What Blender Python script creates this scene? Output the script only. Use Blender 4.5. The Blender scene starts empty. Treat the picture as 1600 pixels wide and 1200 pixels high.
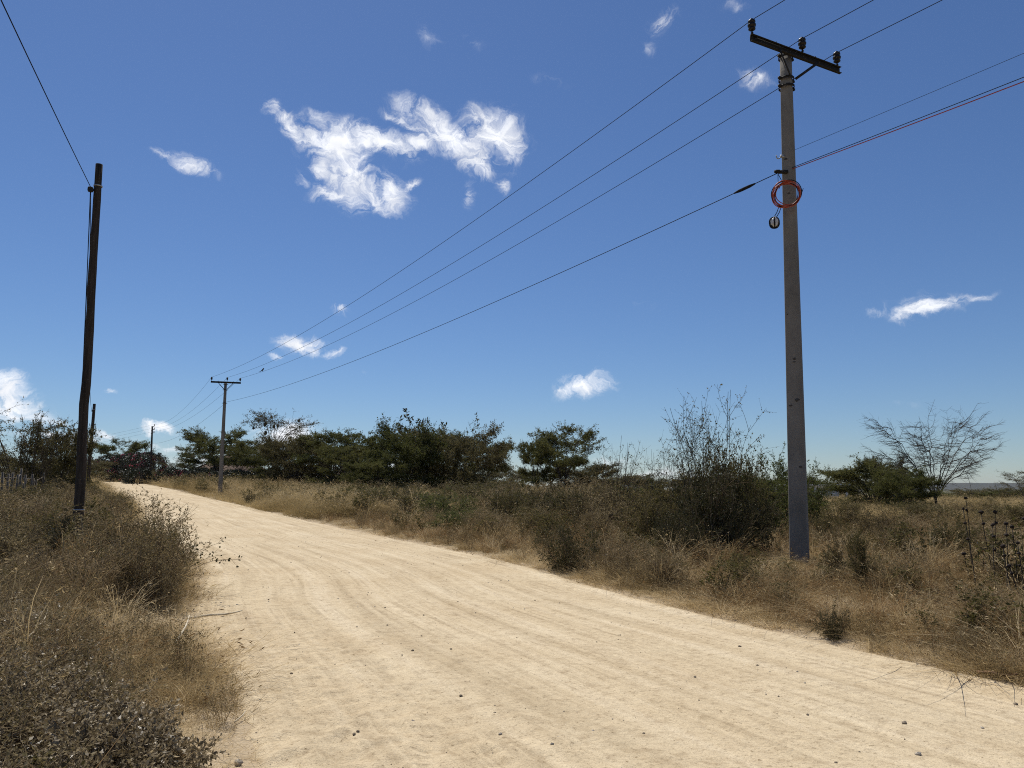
import bpy, math, random
import numpy as np
from mathutils import Vector, Matrix

R_ = math.radians
SC = bpy.context.scene
COL = SC.collection

# ------------------------------------------------------------------ camera, sky, sun, exposure
F_PX, CX, CY, Y_HOR, EYE = 1202.0, 800.0, 600.0, 765.0, 1.6
PITCH = math.atan((Y_HOR - CY) / F_PX)
CP, SP = math.cos(PITCH), math.sin(PITCH)

cam_d = bpy.data.cameras.new('camera')
cam_d.sensor_width = 36.0
cam_d.lens = 36.0 * F_PX / 1600.0
cam_d.clip_start = 0.05
cam_d.clip_end = 40000
cam = bpy.data.objects.new('camera', cam_d)
COL.objects.link(cam)
cam.location = (0, 0, EYE)
cam.rotation_euler = (math.pi / 2 + PITCH, 0, 0)
SC.camera = cam

SUN_EL, SUN_AZ = R_(60), R_(-24)          # azimuth from +Y towards +X (sun ahead, a little to the left)
SUN_POWER = 4.8
SKY_STRENGTH = 0.083
EXPOSURE = 0.0


def ray(px, py):
    a, b = (px - CX) / F_PX, (CY - py) / F_PX
    return np.array([a, CP - b * SP, SP + b * CP])


def azel(px, py):
    d = ray(px, py)
    d = d / np.linalg.norm(d)
    return math.atan2(d[0], d[1]), math.asin(d[2])


# cloud patches: (centre, half axes, tilt) as seen from the road, turned into azimuth / elevation on the sky
CLOUDS = [
    # the big ragged cloud
    (430, 168, 22, 14, 25, 1.0), (462, 205, 46, 20, 52, 1.0), (522, 228, 58, 38, 30, 1.3), (545, 275, 38, 52, -22, 1.25),
    (520, 302, 36, 13, -5, 1.0), (602, 305, 44, 33, 30, 1.2), (592, 218, 74, 21, 16, 1.2), (697, 212, 84, 27, 30, 1.2),
    (770, 215, 58, 47, 20, 1.15), (745, 262, 34, 17, 20, 1.0), (642, 196, 40, 9, 25, .8), (612, 180, 20, 9, 25, .75), (466, 276, 20, 7, 35, .7),
    (733, 305, 13, 22, -15, .6), (788, 292, 13, 15, 0, .7), (640, 288, 18, 9, -20, .75), (500, 256, 20, 30, 0, .9), (652, 226, 34, 17, 15, 1.1), (640, 240, 22, 10, 10, .8),
    # small ones
    (300, 257, 44, 14, 20, .80), (258, 240, 26, 8, 18, .58),
    (528, 483, 18, 8, 20, .75), (468, 537, 38, 16, 5, 1.15), (516, 550, 22, 8, 15, .95), (436, 560, 12, 5, 0, .6), (572, 580, 12, 6, 0, .36),
    (912, 601, 46, 17, -6, 1.15), (876, 606, 16, 9, 0, .7),
    (1445, 480, 66, 19, -6, .92), (1520, 462, 38, 9, -16, .74), (1376, 489, 20, 8, -10, .55),
    (1035, 28, 24, 18, -20, .62), (1016, 70, 14, 18, -20, .36), (1180, 122, 30, 18, 10, .60), (1150, 8, 26, 8, 0, .34),
    (668, 60, 26, 14, 40, .30), (745, 68, 24, 10, 20, .30), (860, 130, 36, 12, 10, .25), (1010, 474, 22, 10, 30, .28),
    # horizon clouds on the left
    (5, 608, 52, 28, 15, 1.3), (28, 640, 56, 24, 15, 1.3), (-40, 630, 70, 50, 0, 1.3), (70, 655, 50, 9, 8, .7),
    (112, 684, 90, 14, 0, .9), (162, 677, 24, 11, 0, 1.15), (178, 612, 13, 5, 0, .7), (247, 672, 34, 9, 5, 1.05),
    (283, 700, 60, 10, 0, .6), (445, 684, 60, 26, 0, 1.25), (420, 706, 90, 16, 0, .9), (340, 722, 90, 12, 0, .8),
    (960, 724, 50, 9, 0, .5), (1040, 742, 120, 10, 0, .6), (590, 735, 120, 10, 0, .6), (1425, 632, 26, 8, 0, .30),
]


def build_world():
    w = bpy.data.worlds.new('World')
    SC.world = w
    w.use_nodes = True
    nt = w.node_tree
    nt.nodes.clear()
    N, L = nt.nodes.new, nt.links.new
    out = N('ShaderNodeOutputWorld')
    bg = N('ShaderNodeBackground')
    bg.inputs['Strength'].default_value = SKY_STRENGTH
    sky = N('ShaderNodeTexSky')
    sky.sky_type = 'NISHITA'
    sky.sun_disc = False
    sky.sun_elevation = SUN_EL
    sky.sun_rotation = SUN_AZ
    sky.altitude = 0
    sky.air_density = 1.0
    sky.dust_density = 0.15
    sky.ozone_density = 9.5
    tc = N('ShaderNodeTexCoord')
    sep = N('ShaderNodeSeparateXYZ')
    L(tc.outputs['Generated'], sep.inputs[0])

    def math_(op, a, b=None, c=None, clamp=False):
        n = N('ShaderNodeMath')
        n.operation = op
        n.use_clamp = clamp
        for i, v in enumerate((a, b, c)):
            if v is None:
                continue
            if isinstance(v, (int, float)):
                n.inputs[i].default_value = v
            else:
                L(v, n.inputs[i])
        return n.outputs[0]
    az = math_('ARCTAN2', sep.outputs[0], sep.outputs[1])
    el = math_('ARCSINE', sep.outputs[2])
    cb = N('ShaderNodeCombineXYZ')
    L(az, cb.inputs[0])
    L(el, cb.inputs[1])
    co = cb.outputs[0]

    def noise(vec, scale, detail, rough, dist=0.0, out_i=0):
        n = N('ShaderNodeTexNoise')
        n.noise_dimensions = '2D'
        n.inputs['Scale'].default_value = scale
        n.inputs['Detail'].default_value = detail
        n.inputs['Roughness'].default_value = rough
        n.inputs['Distortion'].default_value = dist
        L(vec, n.inputs['Vector'])
        return n.outputs[out_i]
    # warp the coordinates so the patches get ragged outlines
    wn = noise(co, 16.0, 6, 0.62, 0.0, 1)
    sub = N('ShaderNodeVectorMath')
    sub.operation = 'SUBTRACT'
    L(wn, sub.inputs[0])
    sub.inputs[1].default_value = (.5, .5, .5)
    scl = N('ShaderNodeVectorMath')
    scl.operation = 'MULTIPLY'
    L(sub.outputs[0], scl.inputs[0])
    scl.inputs[1].default_value = (.040, .040, 0)
    add = N('ShaderNodeVectorMath')
    add.operation = 'ADD'
    L(co, add.inputs[0])
    L(scl.outputs[0], add.inputs[1])
    wco = add.outputs[0]
    patches = []
    for (px, py, ax, ay, rot, s) in CLOUDS:
        c = azel(px, py)
        cr, sr = math.cos(R_(rot)), math.sin(R_(rot))
        e1 = azel(px + ax * cr, py + ax * sr)
        e2 = azel(px - ay * sr, py + ay * cr)
        l1 = math.hypot(e1[0] - c[0], e1[1] - c[1])
        l2 = math.hypot(e2[0] - c[0], e2[1] - c[1])
        patches.append((c, l1, l2, math.atan2(e1[1] - c[1], e1[0] - c[0]), s))
    rg = random.Random(5)
    for i in range(16):                     # the same kind of fair-weather clouds goes on round the sky
        a = rg.uniform(0.85, 2 * math.pi - 0.85)
        a = a if a < math.pi else a - 2 * math.pi
        e = rg.uniform(0.04, 1.0) ** 1.3
        k = rg.uniform(.02, .06)
        patches.append(((a, e), k * 1.6, k * .6, rg.uniform(-.4, .4), rg.uniform(.7, 1.2)))
    dens = None
    for (c, l1, l2, ang, s) in patches:
        m = N('ShaderNodeMapping')
        m.vector_type = 'TEXTURE'
        m.inputs['Location'].default_value = (c[0], c[1], 0)
        m.inputs['Rotation'].default_value = (0, 0, ang)
        m.inputs['Scale'].default_value = (l1 * 1.40, l2 * 1.40, 1)
        if dens is None:
            L(wco, m.inputs['Vector'])
        else:                               # a dead link to the patch before keeps the shader stack short
            ch = N('ShaderNodeVectorMath')
            ch.operation = 'MULTIPLY_ADD'
            L(dens, ch.inputs[0])
            ch.inputs[1].default_value = (1e-9, 1e-9, 0)
            L(wco, ch.inputs[2])
            L(ch.outputs[0], m.inputs['Vector'])
        ln = N('ShaderNodeVectorMath')
        ln.operation = 'LENGTH'
        L(m.outputs[0], ln.inputs[0])
        d = math_('MULTIPLY_ADD', ln.outputs['Value'], -s, s)
        dens = d if dens is None else math_('MAXIMUM', dens, d)
    # streaky filaments, combed along the wind
    mp = N('ShaderNodeMapping')
    mp.inputs['Rotation'].default_value = (0, 0, R_(-48))
    mp.inputs['Scale'].default_value = (0.62, 1.0, 1)
    L(wco, mp.inputs['Vector'])
    fil = noise(mp.outputs[0], 44.0, 10, 0.68, 0.7)
    body = math_('ADD', dens, math_('MULTIPLY_ADD', fil, 2.9, -1.36))
    alpha = N('ShaderNodeMapRange')
    alpha.interpolation_type = 'SMOOTHSTEP'
    alpha.inputs['From Min'].default_value = 0.02
    alpha.inputs['From Max'].default_value = 1.48
    L(body, alpha.inputs['Value'])
    gate = N('ShaderNodeMapRange')
    gate.interpolation_type = 'SMOOTHSTEP'
    gate.inputs['From Min'].default_value = 0.0
    gate.inputs['From Max'].default_value = 0.62
    L(dens, gate.inputs['Value'])
    al = math_('MULTIPLY', alpha.outputs[0], gate.outputs[0], clamp=True)
    # thin parts take on the sky, thick parts are a little greyer below
    shade = noise(wco, 30.0, 4, 0.5)
    lum = math_('MULTIPLY_ADD', shade, 4.5, 10.2)
    cc = N('ShaderNodeCombineXYZ')
    for i, k in enumerate((0.965, 0.985, 1.03)):
        L(math_('MULTIPLY', lum, k), cc.inputs[i])
    mix = N('ShaderNodeMix')
    mix.data_type = 'RGBA'
    L(al, mix.inputs['Factor'])
    hs_ = N('ShaderNodeHueSaturation')
    hs_.inputs['Saturation'].default_value = 1.03
    hs_.inputs['Hue'].default_value = 0.504
    L(sky.outputs[0], hs_.inputs['Color'])
    L(hs_.outputs[0], mix.inputs['A'])
    L(cc.outputs[0], mix.inputs['B'])
    L(mix.outputs['Result'], bg.inputs['Color'])
    L(bg.outputs[0], out.inputs['Surface'])


build_world()
SC.world.cycles.sampling_method = 'NONE'      # a smooth sky: found by the bounced rays alone
sun_d = bpy.data.lights.new('sun', 'SUN')
sun_d.energy = SUN_POWER
sun_d.angle = R_(0.53)
sun_d.color = (1.0, 0.955, 0.88)
sun = bpy.data.objects.new('sun', sun_d)
COL.objects.link(sun)
sdir = Vector((math.sin(SUN_AZ) * math.cos(SUN_EL), math.cos(SUN_AZ) * math.cos(SUN_EL), math.sin(SUN_EL)))
sun.rotation_euler = sdir.to_track_quat('Z', 'Y').to_euler()
sun.location = (-20, 40, 60)

vs = SC.view_settings
vs.view_transform = 'Standard'
vs.look = 'None'
vs.exposure = EXPOSURE
vs.gamma = 1.0
vs.use_curve_mapping = False
SC.render.engine = 'CYCLES'
SC.cycles.max_bounces = 6
SC.cycles.diffuse_bounces = 3
SC.cycles.glossy_bounces = 2
SC.cycles.transmission_bounces = 4
SC.cycles.volume_bounces = 0
SC.cycles.use_fast_gi = False
SC.cycles.use_denoising = False
SC.cycles.pixel_filter_type = 'BLACKMAN_HARRIS'
SC.cycles.filter_width = 1.05
SC.cycles.sample_clamp_direct = 2.5
SC.cycles.sample_clamp_indirect = 2.0

# ------------------------------------------------------------------ numpy helpers


def vnoise(x, y, seed=0):
    x = np.asarray(x, float)
    y = np.asarray(y, float)
    xi, yi = np.floor(x).astype(np.int64), np.floor(y).astype(np.int64)
    fx, fy = x - xi, y - yi
    fx, fy = fx * fx * (3 - 2 * fx), fy * fy * (3 - 2 * fy)

    def h(a, b):
        n = (a * 374761393 + b * 668265263 + seed * 1442695041) & 0xffffffff
        n = ((n ^ (n >> 13)) * 1274126177) & 0xffffffff
        n = n ^ (n >> 16)
        return (n & 0xffff) / 65535.0
    return ((h(xi, yi) * (1 - fx) + h(xi + 1, yi) * fx) * (1 - fy) +
            (h(xi, yi + 1) * (1 - fx) + h(xi + 1, yi + 1) * fx) * fy)


def fbm(x, y, o=4, seed=0, g=.5):
    s, a, t = 0, 1.0, 0
    for i in range(o):
        s = s + a * vnoise(x * 2 ** i, y * 2 ** i, seed + i * 17)
        t += a
        a *= g
    return s / t


def nrm(v):
    return v / np.maximum(np.linalg.norm(v, axis=-1, keepdims=True), 1e-9)


UX, UY = -0.485, 0.875        # the way the road runs
E_U = np.array([-400, -20, 8, 18, 28, 47, 75, 100, 128, 160, 220, 20000])
E_E = np.array([0.0, 0.0, 0.0, .09, .23, .50, 1.20, 1.85, 2.55, 3.1, 3.4, 3.4])


def uv_of(x, y):
    return x * UX + y * UY, x * UY - y * UX


def terr0(x, y):
    """large lie of the land, no roughness"""
    x = np.asarray(x, float)
    y = np.asarray(y, float)
    u, v = uv_of(x, y)
    e = (np.interp(u - 3, E_U, E_E) + np.interp(u, E_U, E_E) + np.interp(u + 3, E_U, E_E)) / 3
    e = e / (1 + (np.maximum(v - 16, 0) / 34) ** 2)
    t = np.clip((v - 55) / 190, 0, 1)
    e = e - 4.0 * t * t * (3 - 2 * t)
    return e


# the road centre line (x, y) and half width
RC = np.array([(13.2, -18.0), (5.0, -2.0), (0.95, 6.5), (-1.15, 11), (-3.35, 16.7), (-9.9, 28.5), (-18.4, 45), (-32.5, 70), (-45, 92), (-58.5, 114), (-70, 128), (-84, 138), (-104, 146), (-160, 160)])
RW = np.array([3.15, 3.05, 2.95, 2.95, 3.05, 3.1, 3.1, 3.1, 3.1, 3.1, 3.1, 3.1, 3.1, 3.1])


def road_curve():
    # Catmull-Rom resampled
    pts, ws = [], []
    P = np.vstack([2 * RC[0] - RC[1], RC, 2 * RC[-1] - RC[-2]])
    W = np.r_[RW[0], RW, RW[-1]]
    for i in range(1, len(P) - 2):
        seg = np.linalg.norm(P[i + 1] - P[i])
        n = max(2, int(seg / 0.25))
        for t in np.arange(n) / n:
            a, b, c, d = P[i - 1], P[i], P[i + 1], P[i + 2]
            pts.append(.5 * ((2 * b) + (-a + c) * t + (2 * a - 5 * b + 4 * c - d) * t * t + (-a + 3 * b - 3 * c + d) * t ** 3))
            ws.append(W[i] * (1 - t) + W[i + 1] * t)
    return np.array(pts), np.array(ws)


RPTS, RWID = road_curve()
_tan = nrm(np.gradient(RPTS, axis=0))
RNOR = np.stack([_tan[:, 1], -_tan[:, 0]], 1)          # points to the right of travel
RS = np.r_[0, np.cumsum(np.linalg.norm(np.diff(RPTS, axis=0), axis=1))]


def road_lat(x, y):
    """signed distance from the road centre (right positive) and half width there"""
    x = np.atleast_1d(np.asarray(x, float))
    y = np.atleast_1d(np.asarray(y, float))
    lat = np.empty(len(x))
    hw = np.empty(len(x))
    st = np.empty(len(x))
    P = RPTS[::2]
    for i in range(0, len(x), 4000):
        d = (x[i:i + 4000, None] - P[None, :, 0]) ** 2 + (y[i:i + 4000, None] - P[None, :, 1]) ** 2
        k = d.argmin(1) * 2
        lat[i:i + 4000] = (x[i:i + 4000] - RPTS[k, 0]) * RNOR[k, 0] + (y[i:i + 4000] - RPTS[k, 1]) * RNOR[k, 1]
        hw[i:i + 4000] = RWID[k]
        st[i:i + 4000] = RS[k]
    return lat, hw, st


def edge_wobble(s, side):
    return .30 * (fbm(s * .35, side * 9.1 + 3, 3, 11) - .5) + .22 * (fbm(s * 1.7, side * 4.7, 3, 23) - .5)


def ground_z(x, y, lat=None, hw=None):
    x = np.atleast_1d(np.asarray(x, float))
    y = np.atleast_1d(np.asarray(y, float))
    e = terr0(x, y)
    if lat is None:
        lat, hw, _ = road_lat(x, y)
    dist = np.hypot(x, y)
    off = np.abs(lat) - hw
    m = np.clip((off - .1) / 1.6, 0, 1)
    fade = 1 / (1 + (dist / 60) ** 2)
    e = e + m * fade * (.22 * (fbm(x * .33, y * .33, 3, 5) - .42) + .10)
    return e


def gz(x, y):
    return float(ground_z(x, y)[0])


def at(px, py, Y):
    d = ray(px, py)
    k = Y / d[1]
    return np.array([d[0] * k, Y, EYE + d[2] * k])


def gx(px, Y):
    """x of the picture column px at depth Y near the ground"""
    return at(px, 790, Y)[0]


# ------------------------------------------------------------------ mesh building


def mesh_from(name, V, Fq, mats, midx=None, smooth=False, attrs=None, uv=None):
    """V (n,3), Fq (m,4) quads (a triangle repeats nothing: use Ft via -1)"""
    V = np.asarray(V, np.float32)
    Fq = np.asarray(Fq, np.int32)
    me = bpy.data.meshes.new(name)
    me.vertices.add(len(V))
    me.vertices.foreach_set('co', V.ravel())
    if Fq.size:
        tri = Fq[:, 3] < 0
        cnt = np.where(tri, 3, 4).astype(np.int32)
        flat = Fq.ravel()
        flat = flat[flat >= 0]
        me.loops.add(len(flat))
        me.loops.foreach_set('vertex_index', flat)
        me.polygons.add(len(Fq))
        st = np.r_[0, np.cumsum(cnt)[:-1]].astype(np.int32)
        me.polygons.foreach_set('loop_start', st)
        me.polygons.foreach_set('loop_total', cnt)
        if midx is not None:
            me.polygons.foreach_set('material_index', np.asarray(midx, np.int32))
        if smooth:
            me.polygons.foreach_set('use_smooth', np.ones(len(Fq), bool))
        if uv is not None:
            ul = me.uv_layers.new(name='UVMap')
            ul.data.foreach_set('uv', np.asarray(uv, np.float32)[flat].ravel())
    if attrs:
        for k, (t, a) in attrs.items():
            at_ = me.attributes.new(k, t, 'POINT')
            at_.data.foreach_set('vector' if t == 'FLOAT_VECTOR' else 'value', np.asarray(a).ravel())
    for m in mats:
        me.materials.append(m)
    me.update(calc_edges=True)
    me.validate()
    return me


class MB:
    def __init__(self):
        self.V, self.F, self.M, self.n = [], [], [], 0

    def add(self, V, F, m=0):
        V = np.asarray(V, float).reshape(-1, 3)
        F = np.asarray(F, int)
        if F.shape[1] == 3:
            F = np.c_[F, -np.ones(len(F), int)]
        self.V.append(V)
        self.F.append(np.where(F >= 0, F + self.n, -1))
        self.M.append(np.full(len(F), m, int))
        self.n += len(V)
        return self

    def box(self, c, s, rz=0.0, m=0, axes=None):
        c = np.asarray(c, float)
        h = np.asarray(s, float) / 2
        K = np.array([(x, y, z) for z in (-1, 1) for y in (-1, 1) for x in (-1, 1)], float) * h
        if axes is not None:
            K = K @ np.asarray(axes, float)
        elif rz:
            cr, sr = math.cos(rz), math.sin(rz)
            K = np.c_[K[:, 0] * cr - K[:, 1] * sr, K[:, 0] * sr + K[:, 1] * cr, K[:, 2]]
        return self.add(K + c, [(0, 2, 3, 1), (4, 5, 7, 6), (0, 1, 5, 4), (2, 6, 7, 3), (0, 4, 6, 2), (1, 3, 7, 5)], m)

    def beam(self, a, b, w, h, m=0):
        """a box from a to b; w across (horizontal), h in the third direction"""
        a, b = np.asarray(a, float), np.asarray(b, float)
        d = b - a
        L = np.linalg.norm(d)
        d = d / L
        up = np.array([0, 0, 1.0]) if abs(d[2]) < .95 else np.array([0, 1.0, 0])
        s = nrm(np.cross(up, d))
        t = np.cross(d, s)
        return self.box((a + b) / 2, (L, w, h), m=m, axes=np.stack([d, s, t]))

    def tube(self, P, r, n=6, m=0, cap=True, flat=1.0):
        P = np.asarray(P, float)
        r = np.broadcast_to(np.asarray(r, float), (len(P),))
        T = nrm(np.gradient(P, axis=0))
        a = np.array([0, 0, 1.0]) if abs(T[0][2]) < .9 else np.array([1.0, 0, 0])
        A = []
        u = nrm(np.cross(T[0], a))
        for t in T:
            u = nrm(u - t * np.dot(u, t))
            A.append(u)
        A = np.array(A)
        B = np.cross(T, A)
        th = np.arange(n) * 2 * np.pi / n
        V = P[:, None] + r[:, None, None] * (np.cos(th)[None, :, None] * A[:, None] + flat * np.sin(th)[None, :, None] * B[:, None])
        F = []
        k = len(P)
        for i in range(k - 1):
            for j in range(n):
                F.append((i * n + j, i * n + (j + 1) % n, (i + 1) * n + (j + 1) % n, (i + 1) * n + j))
        V = V.reshape(-1, 3)
        if cap:
            c0, c1 = len(V), len(V) + 1
            V = np.vstack([V, P[0], P[-1]])
            for j in range(n):
                F.append((c0, (j + 1) % n, j, -1))
                F.append((c1, (k - 1) * n + j, (k - 1) * n + (j + 1) % n, -1))
        return self.add(V, F, m)

    def lathe(self, prof, c, n=14, m=0):
        c = np.asarray(c, float)
        th = np.arange(n) * 2 * np.pi / n
        V = np.array([[r * math.cos(t), r * math.sin(t), z] for r, z in prof for t in th]) + c
        F = []
        for i in range(len(prof) - 1):
            for j in range(n):
                F.append((i * n + j, i * n + (j + 1) % n, (i + 1) * n + (j + 1) % n, (i + 1) * n + j))
        return self.add(V, F, m)

    def mesh(self, name, mats, smooth=False):
        mats = mats if isinstance(mats, (list, tuple)) else [mats]
        return mesh_from(name, np.vstack(self.V), np.vstack(self.F), mats, np.concatenate(self.M), smooth)


def obj(name, me, parent=None, loc=None):
    o = bpy.data.objects.new(name, me)
    COL.objects.link(o)
    if parent is not None:
        o.parent = parent
    if loc is not None:
        o.location = loc
    return o


def tag(o, label=None, cat=None, group=None, kind=None):
    if label:
        o['label'] = label
    if cat:
        o['category'] = cat
    if group:
        o['group'] = group
    if kind:
        o['kind'] = kind
    return o


def thing(name, label, cat, loc=(0, 0, 0), rz=0.0, group=None, scale=(1, 1, 1)):
    o = bpy.data.objects.new(name, None)
    o.empty_display_size = .2
    COL.objects.link(o)
    o.location = [float(v) for v in loc]
    o.rotation_euler = (0, 0, rz)
    o.scale = scale
    return tag(o, label, cat, group)


# segments -> three sided twigs; leaves -> folded quads (all vectorised)
def seg_mesh(P0, P1, r0, r1, n=3):
    d = nrm(P1 - P0)
    ref = np.where(np.abs(d[:, 2:3]) < .9, np.array([[0, 0, 1.0]]), np.array([[1.0, 0, 0]]))
    a = nrm(np.cross(d, ref))
    b = np.cross(d, a)
    th = np.arange(n) * 2 * np.pi / n
    ring = np.cos(th)[None, :, None] * a[:, None] + np.sin(th)[None, :, None] * b[:, None]
    V = np.concatenate([P0[:, None] + r0[:, None, None] * ring, P1[:, None] + r1[:, None, None] * ring], 1)
    base = (np.arange(len(P0)) * 2 * n)[:, None]
    F = np.concatenate([np.concatenate([base + j, base + (j + 1) % n, base + n + (j + 1) % n, base + n + j], 1)[:, None] for j in range(n)], 1)
    return V.reshape(-1, 3), F.reshape(-1, 4)


def leaf_mesh(P, d, s, L, W, fold=.0):
    n = nrm(np.cross(d, s))
    mid = P + d * (L * .45)[:, None]
    V = np.stack([P, mid + s * (W / 2)[:, None] + n * (fold * W)[:, None], P + d * L[:, None], mid - s * (W / 2)[:, None] + n * (fold * W)[:, None]], 1)
    base = (np.arange(len(P)) * 4)[:, None]
    return V.reshape(-1, 3), np.concatenate([base, base + 1, base + 2, base + 3], 1)


def rand_dir(g, n):
    return nrm(g.normal(size=(n, 3)))


def grow(g, S, D, L, K, wob=.15, trop=(0, 0, 0)):
    P = [S]
    D = nrm(D)
    st = (L / K)[:, None]
    tr = np.asarray(trop, float)
    for k in range(K):
        D = nrm(D + wob * g.normal(size=D.shape) + tr)
        P.append(P[-1] + D * st)
    return np.stack(P, 1)


def chain_segs(P, r0, r1):
    M, K1, _ = P.shape
    t = np.linspace(0, 1, K1)
    R = r0[:, None] * (1 - t) + r1[:, None] * t
    return P[:, :-1].reshape(-1, 3), P[:, 1:].reshape(-1, 3), R[:, :-1].ravel(), R[:, 1:].ravel()


def spawn(g, P, per, t0, t1=1.0):
    """pick points on each chain; returns positions, directions, chain index, parameter"""
    M, K1, _ = P.shape
    idx = np.repeat(np.arange(M), per)
    t = g.uniform(t0, t1, len(idx)) * (K1 - 1)
    i = np.minimum(t.astype(int), K1 - 2)
    f = (t - i)[:, None]
    a, b = P[idx, i], P[idx, i + 1]
    return a * (1 - f) + b * f, nrm(b - a), idx, t / (K1 - 1)


def fork(g, D, lo, hi):
    a = g.uniform(lo, hi, len(D))[:, None]
    p = nrm(np.cross(D, rand_dir(g, len(D))))
    return nrm(D * np.cos(a) + p * np.sin(a))


# ------------------------------------------------------------------ materials


def new_mat(name):
    m = bpy.data.materials.new(name)
    m.use_nodes = True
    nt = m.node_tree
    nt.nodes.clear()
    return m, nt, nt.nodes.new, nt.links.new


def ramp(N, fac, L, stops):
    r = N('ShaderNodeValToRGB')
    el = r.color_ramp.elements
    while len(el) < len(stops):
        el.new(.5)
    for e, (p, c) in zip(el, stops):
        e.position = p
        e.color = (*c, 1)
    L(fac, r.inputs[0])
    return r.outputs[0]


def mixc(N, L, a, b, f, mode='MIX'):
    n = N('ShaderNodeMix')
    n.data_type = 'RGBA'
    n.blend_type = mode
    for k, v in (('A', a), ('B', b)):
        if isinstance(v, tuple):
            n.inputs[k].default_value = (*v, 1)
        else:
            L(v, n.inputs[k])
    if isinstance(f, (int, float)):
        n.inputs['Factor'].default_value = f
    else:
        L(f, n.inputs['Factor'])
    return n.outputs['Result']


def mnoise(N, L, vec, scale, detail=4, rough=.55, dist=0.0):
    n = N('ShaderNodeTexNoise')
    n.inputs['Scale'].default_value = scale
    n.inputs['Detail'].default_value = detail
    n.inputs['Roughness'].default_value = rough
    n.inputs['Distortion'].default_value = dist
    if vec is not None:
        L(vec, n.inputs['Vector'])
    return n.outputs['Fac']


def leaf_mat(name, stops, transl=.35, rough=.6, patch=.25, gloss=.3, swing=1.3):
    """foliage: colour runs along `stops` with the plant, the place and the single leaf"""
    m, nt, N, L = new_mat(name)
    out = N('ShaderNodeOutputMaterial')
    geo = N('ShaderNodeNewGeometry')
    oi = N('ShaderNodeObjectInfo')
    nz = mnoise(N, L, geo.outputs['Position'], patch, 3, .6)
    wn = N('ShaderNodeTexWhiteNoise')
    wn.noise_dimensions = '1D'
    L(geo.outputs['Random Per Island'], wn.inputs['W'])
    a = N('ShaderNodeMath'); a.operation = 'MULTIPLY_ADD'
    L(nz, a.inputs[0]); a.inputs[1].default_value = swing; a.inputs[2].default_value = .25 - swing * .5
    b = N('ShaderNodeMath'); b.operation = 'MULTIPLY_ADD'
    L(oi.outputs['Random'], b.inputs[0]); b.inputs[1].default_value = .34; L(a.outputs[0], b.inputs[2])
    c = N('ShaderNodeMath'); c.operation = 'MULTIPLY_ADD'
    L(wn.outputs['Value'], c.inputs[0]); c.inputs[1].default_value = .42; L(b.outputs[0], c.inputs[2])
    col = ramp(N, c.outputs[0], L, stops)
    pb = N('ShaderNodeBsdfPrincipled')
    L(col, pb.inputs['Base Color'])
    pb.inputs['Roughness'].default_value = rough
    pb.inputs['Specular IOR Level'].default_value = gloss
    tr = N('ShaderNodeBsdfTranslucent')
    L(col, tr.inputs['Color'])
    mx = N('ShaderNodeMixShader')
    mx.inputs[0].default_value = transl
    L(pb.outputs[0], mx.inputs[1])
    L(tr.outputs[0], mx.inputs[2])
    L(mx.outputs[0], out.inputs['Surface'])
    return m


def solid_mat(name, c1, c2, scale=6.0, rough=.8, bump=.0, bscale=30.0, metal=0.0, spec=.3, stretch=None):
    m, nt, N, L = new_mat(name)
    out = N('ShaderNodeOutputMaterial')
    tc = N('ShaderNodeTexCoord')
    vec = tc.outputs['Object']
    if stretch:
        mp = N('ShaderNodeMapping')
        mp.inputs['Scale'].default_value = stretch
        L(vec, mp.inputs['Vector'])
        vec = mp.outputs[0]
    nz = mnoise(N, L, vec, scale, 6, .6)
    col = ramp(N, nz, L, [(.3, c1), (.7, c2)])
    pb = N('ShaderNodeBsdfPrincipled')
    L(col, pb.inputs['Base Color'])
    pb.inputs['Roughness'].default_value = rough
    pb.inputs['Metallic'].default_value = metal
    pb.inputs['Specular IOR Level'].default_value = spec
    if bump:
        b = N('ShaderNodeBump')
        b.inputs['Strength'].default_value = bump
        b.inputs['Distance'].default_value = .01
        L(mnoise(N, L, vec, bscale, 6, .65), b.inputs['Height'])
        L(b.outputs[0], pb.inputs['Normal'])
    L(pb.outputs[0], out.inputs['Surface'])
    return m


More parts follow.
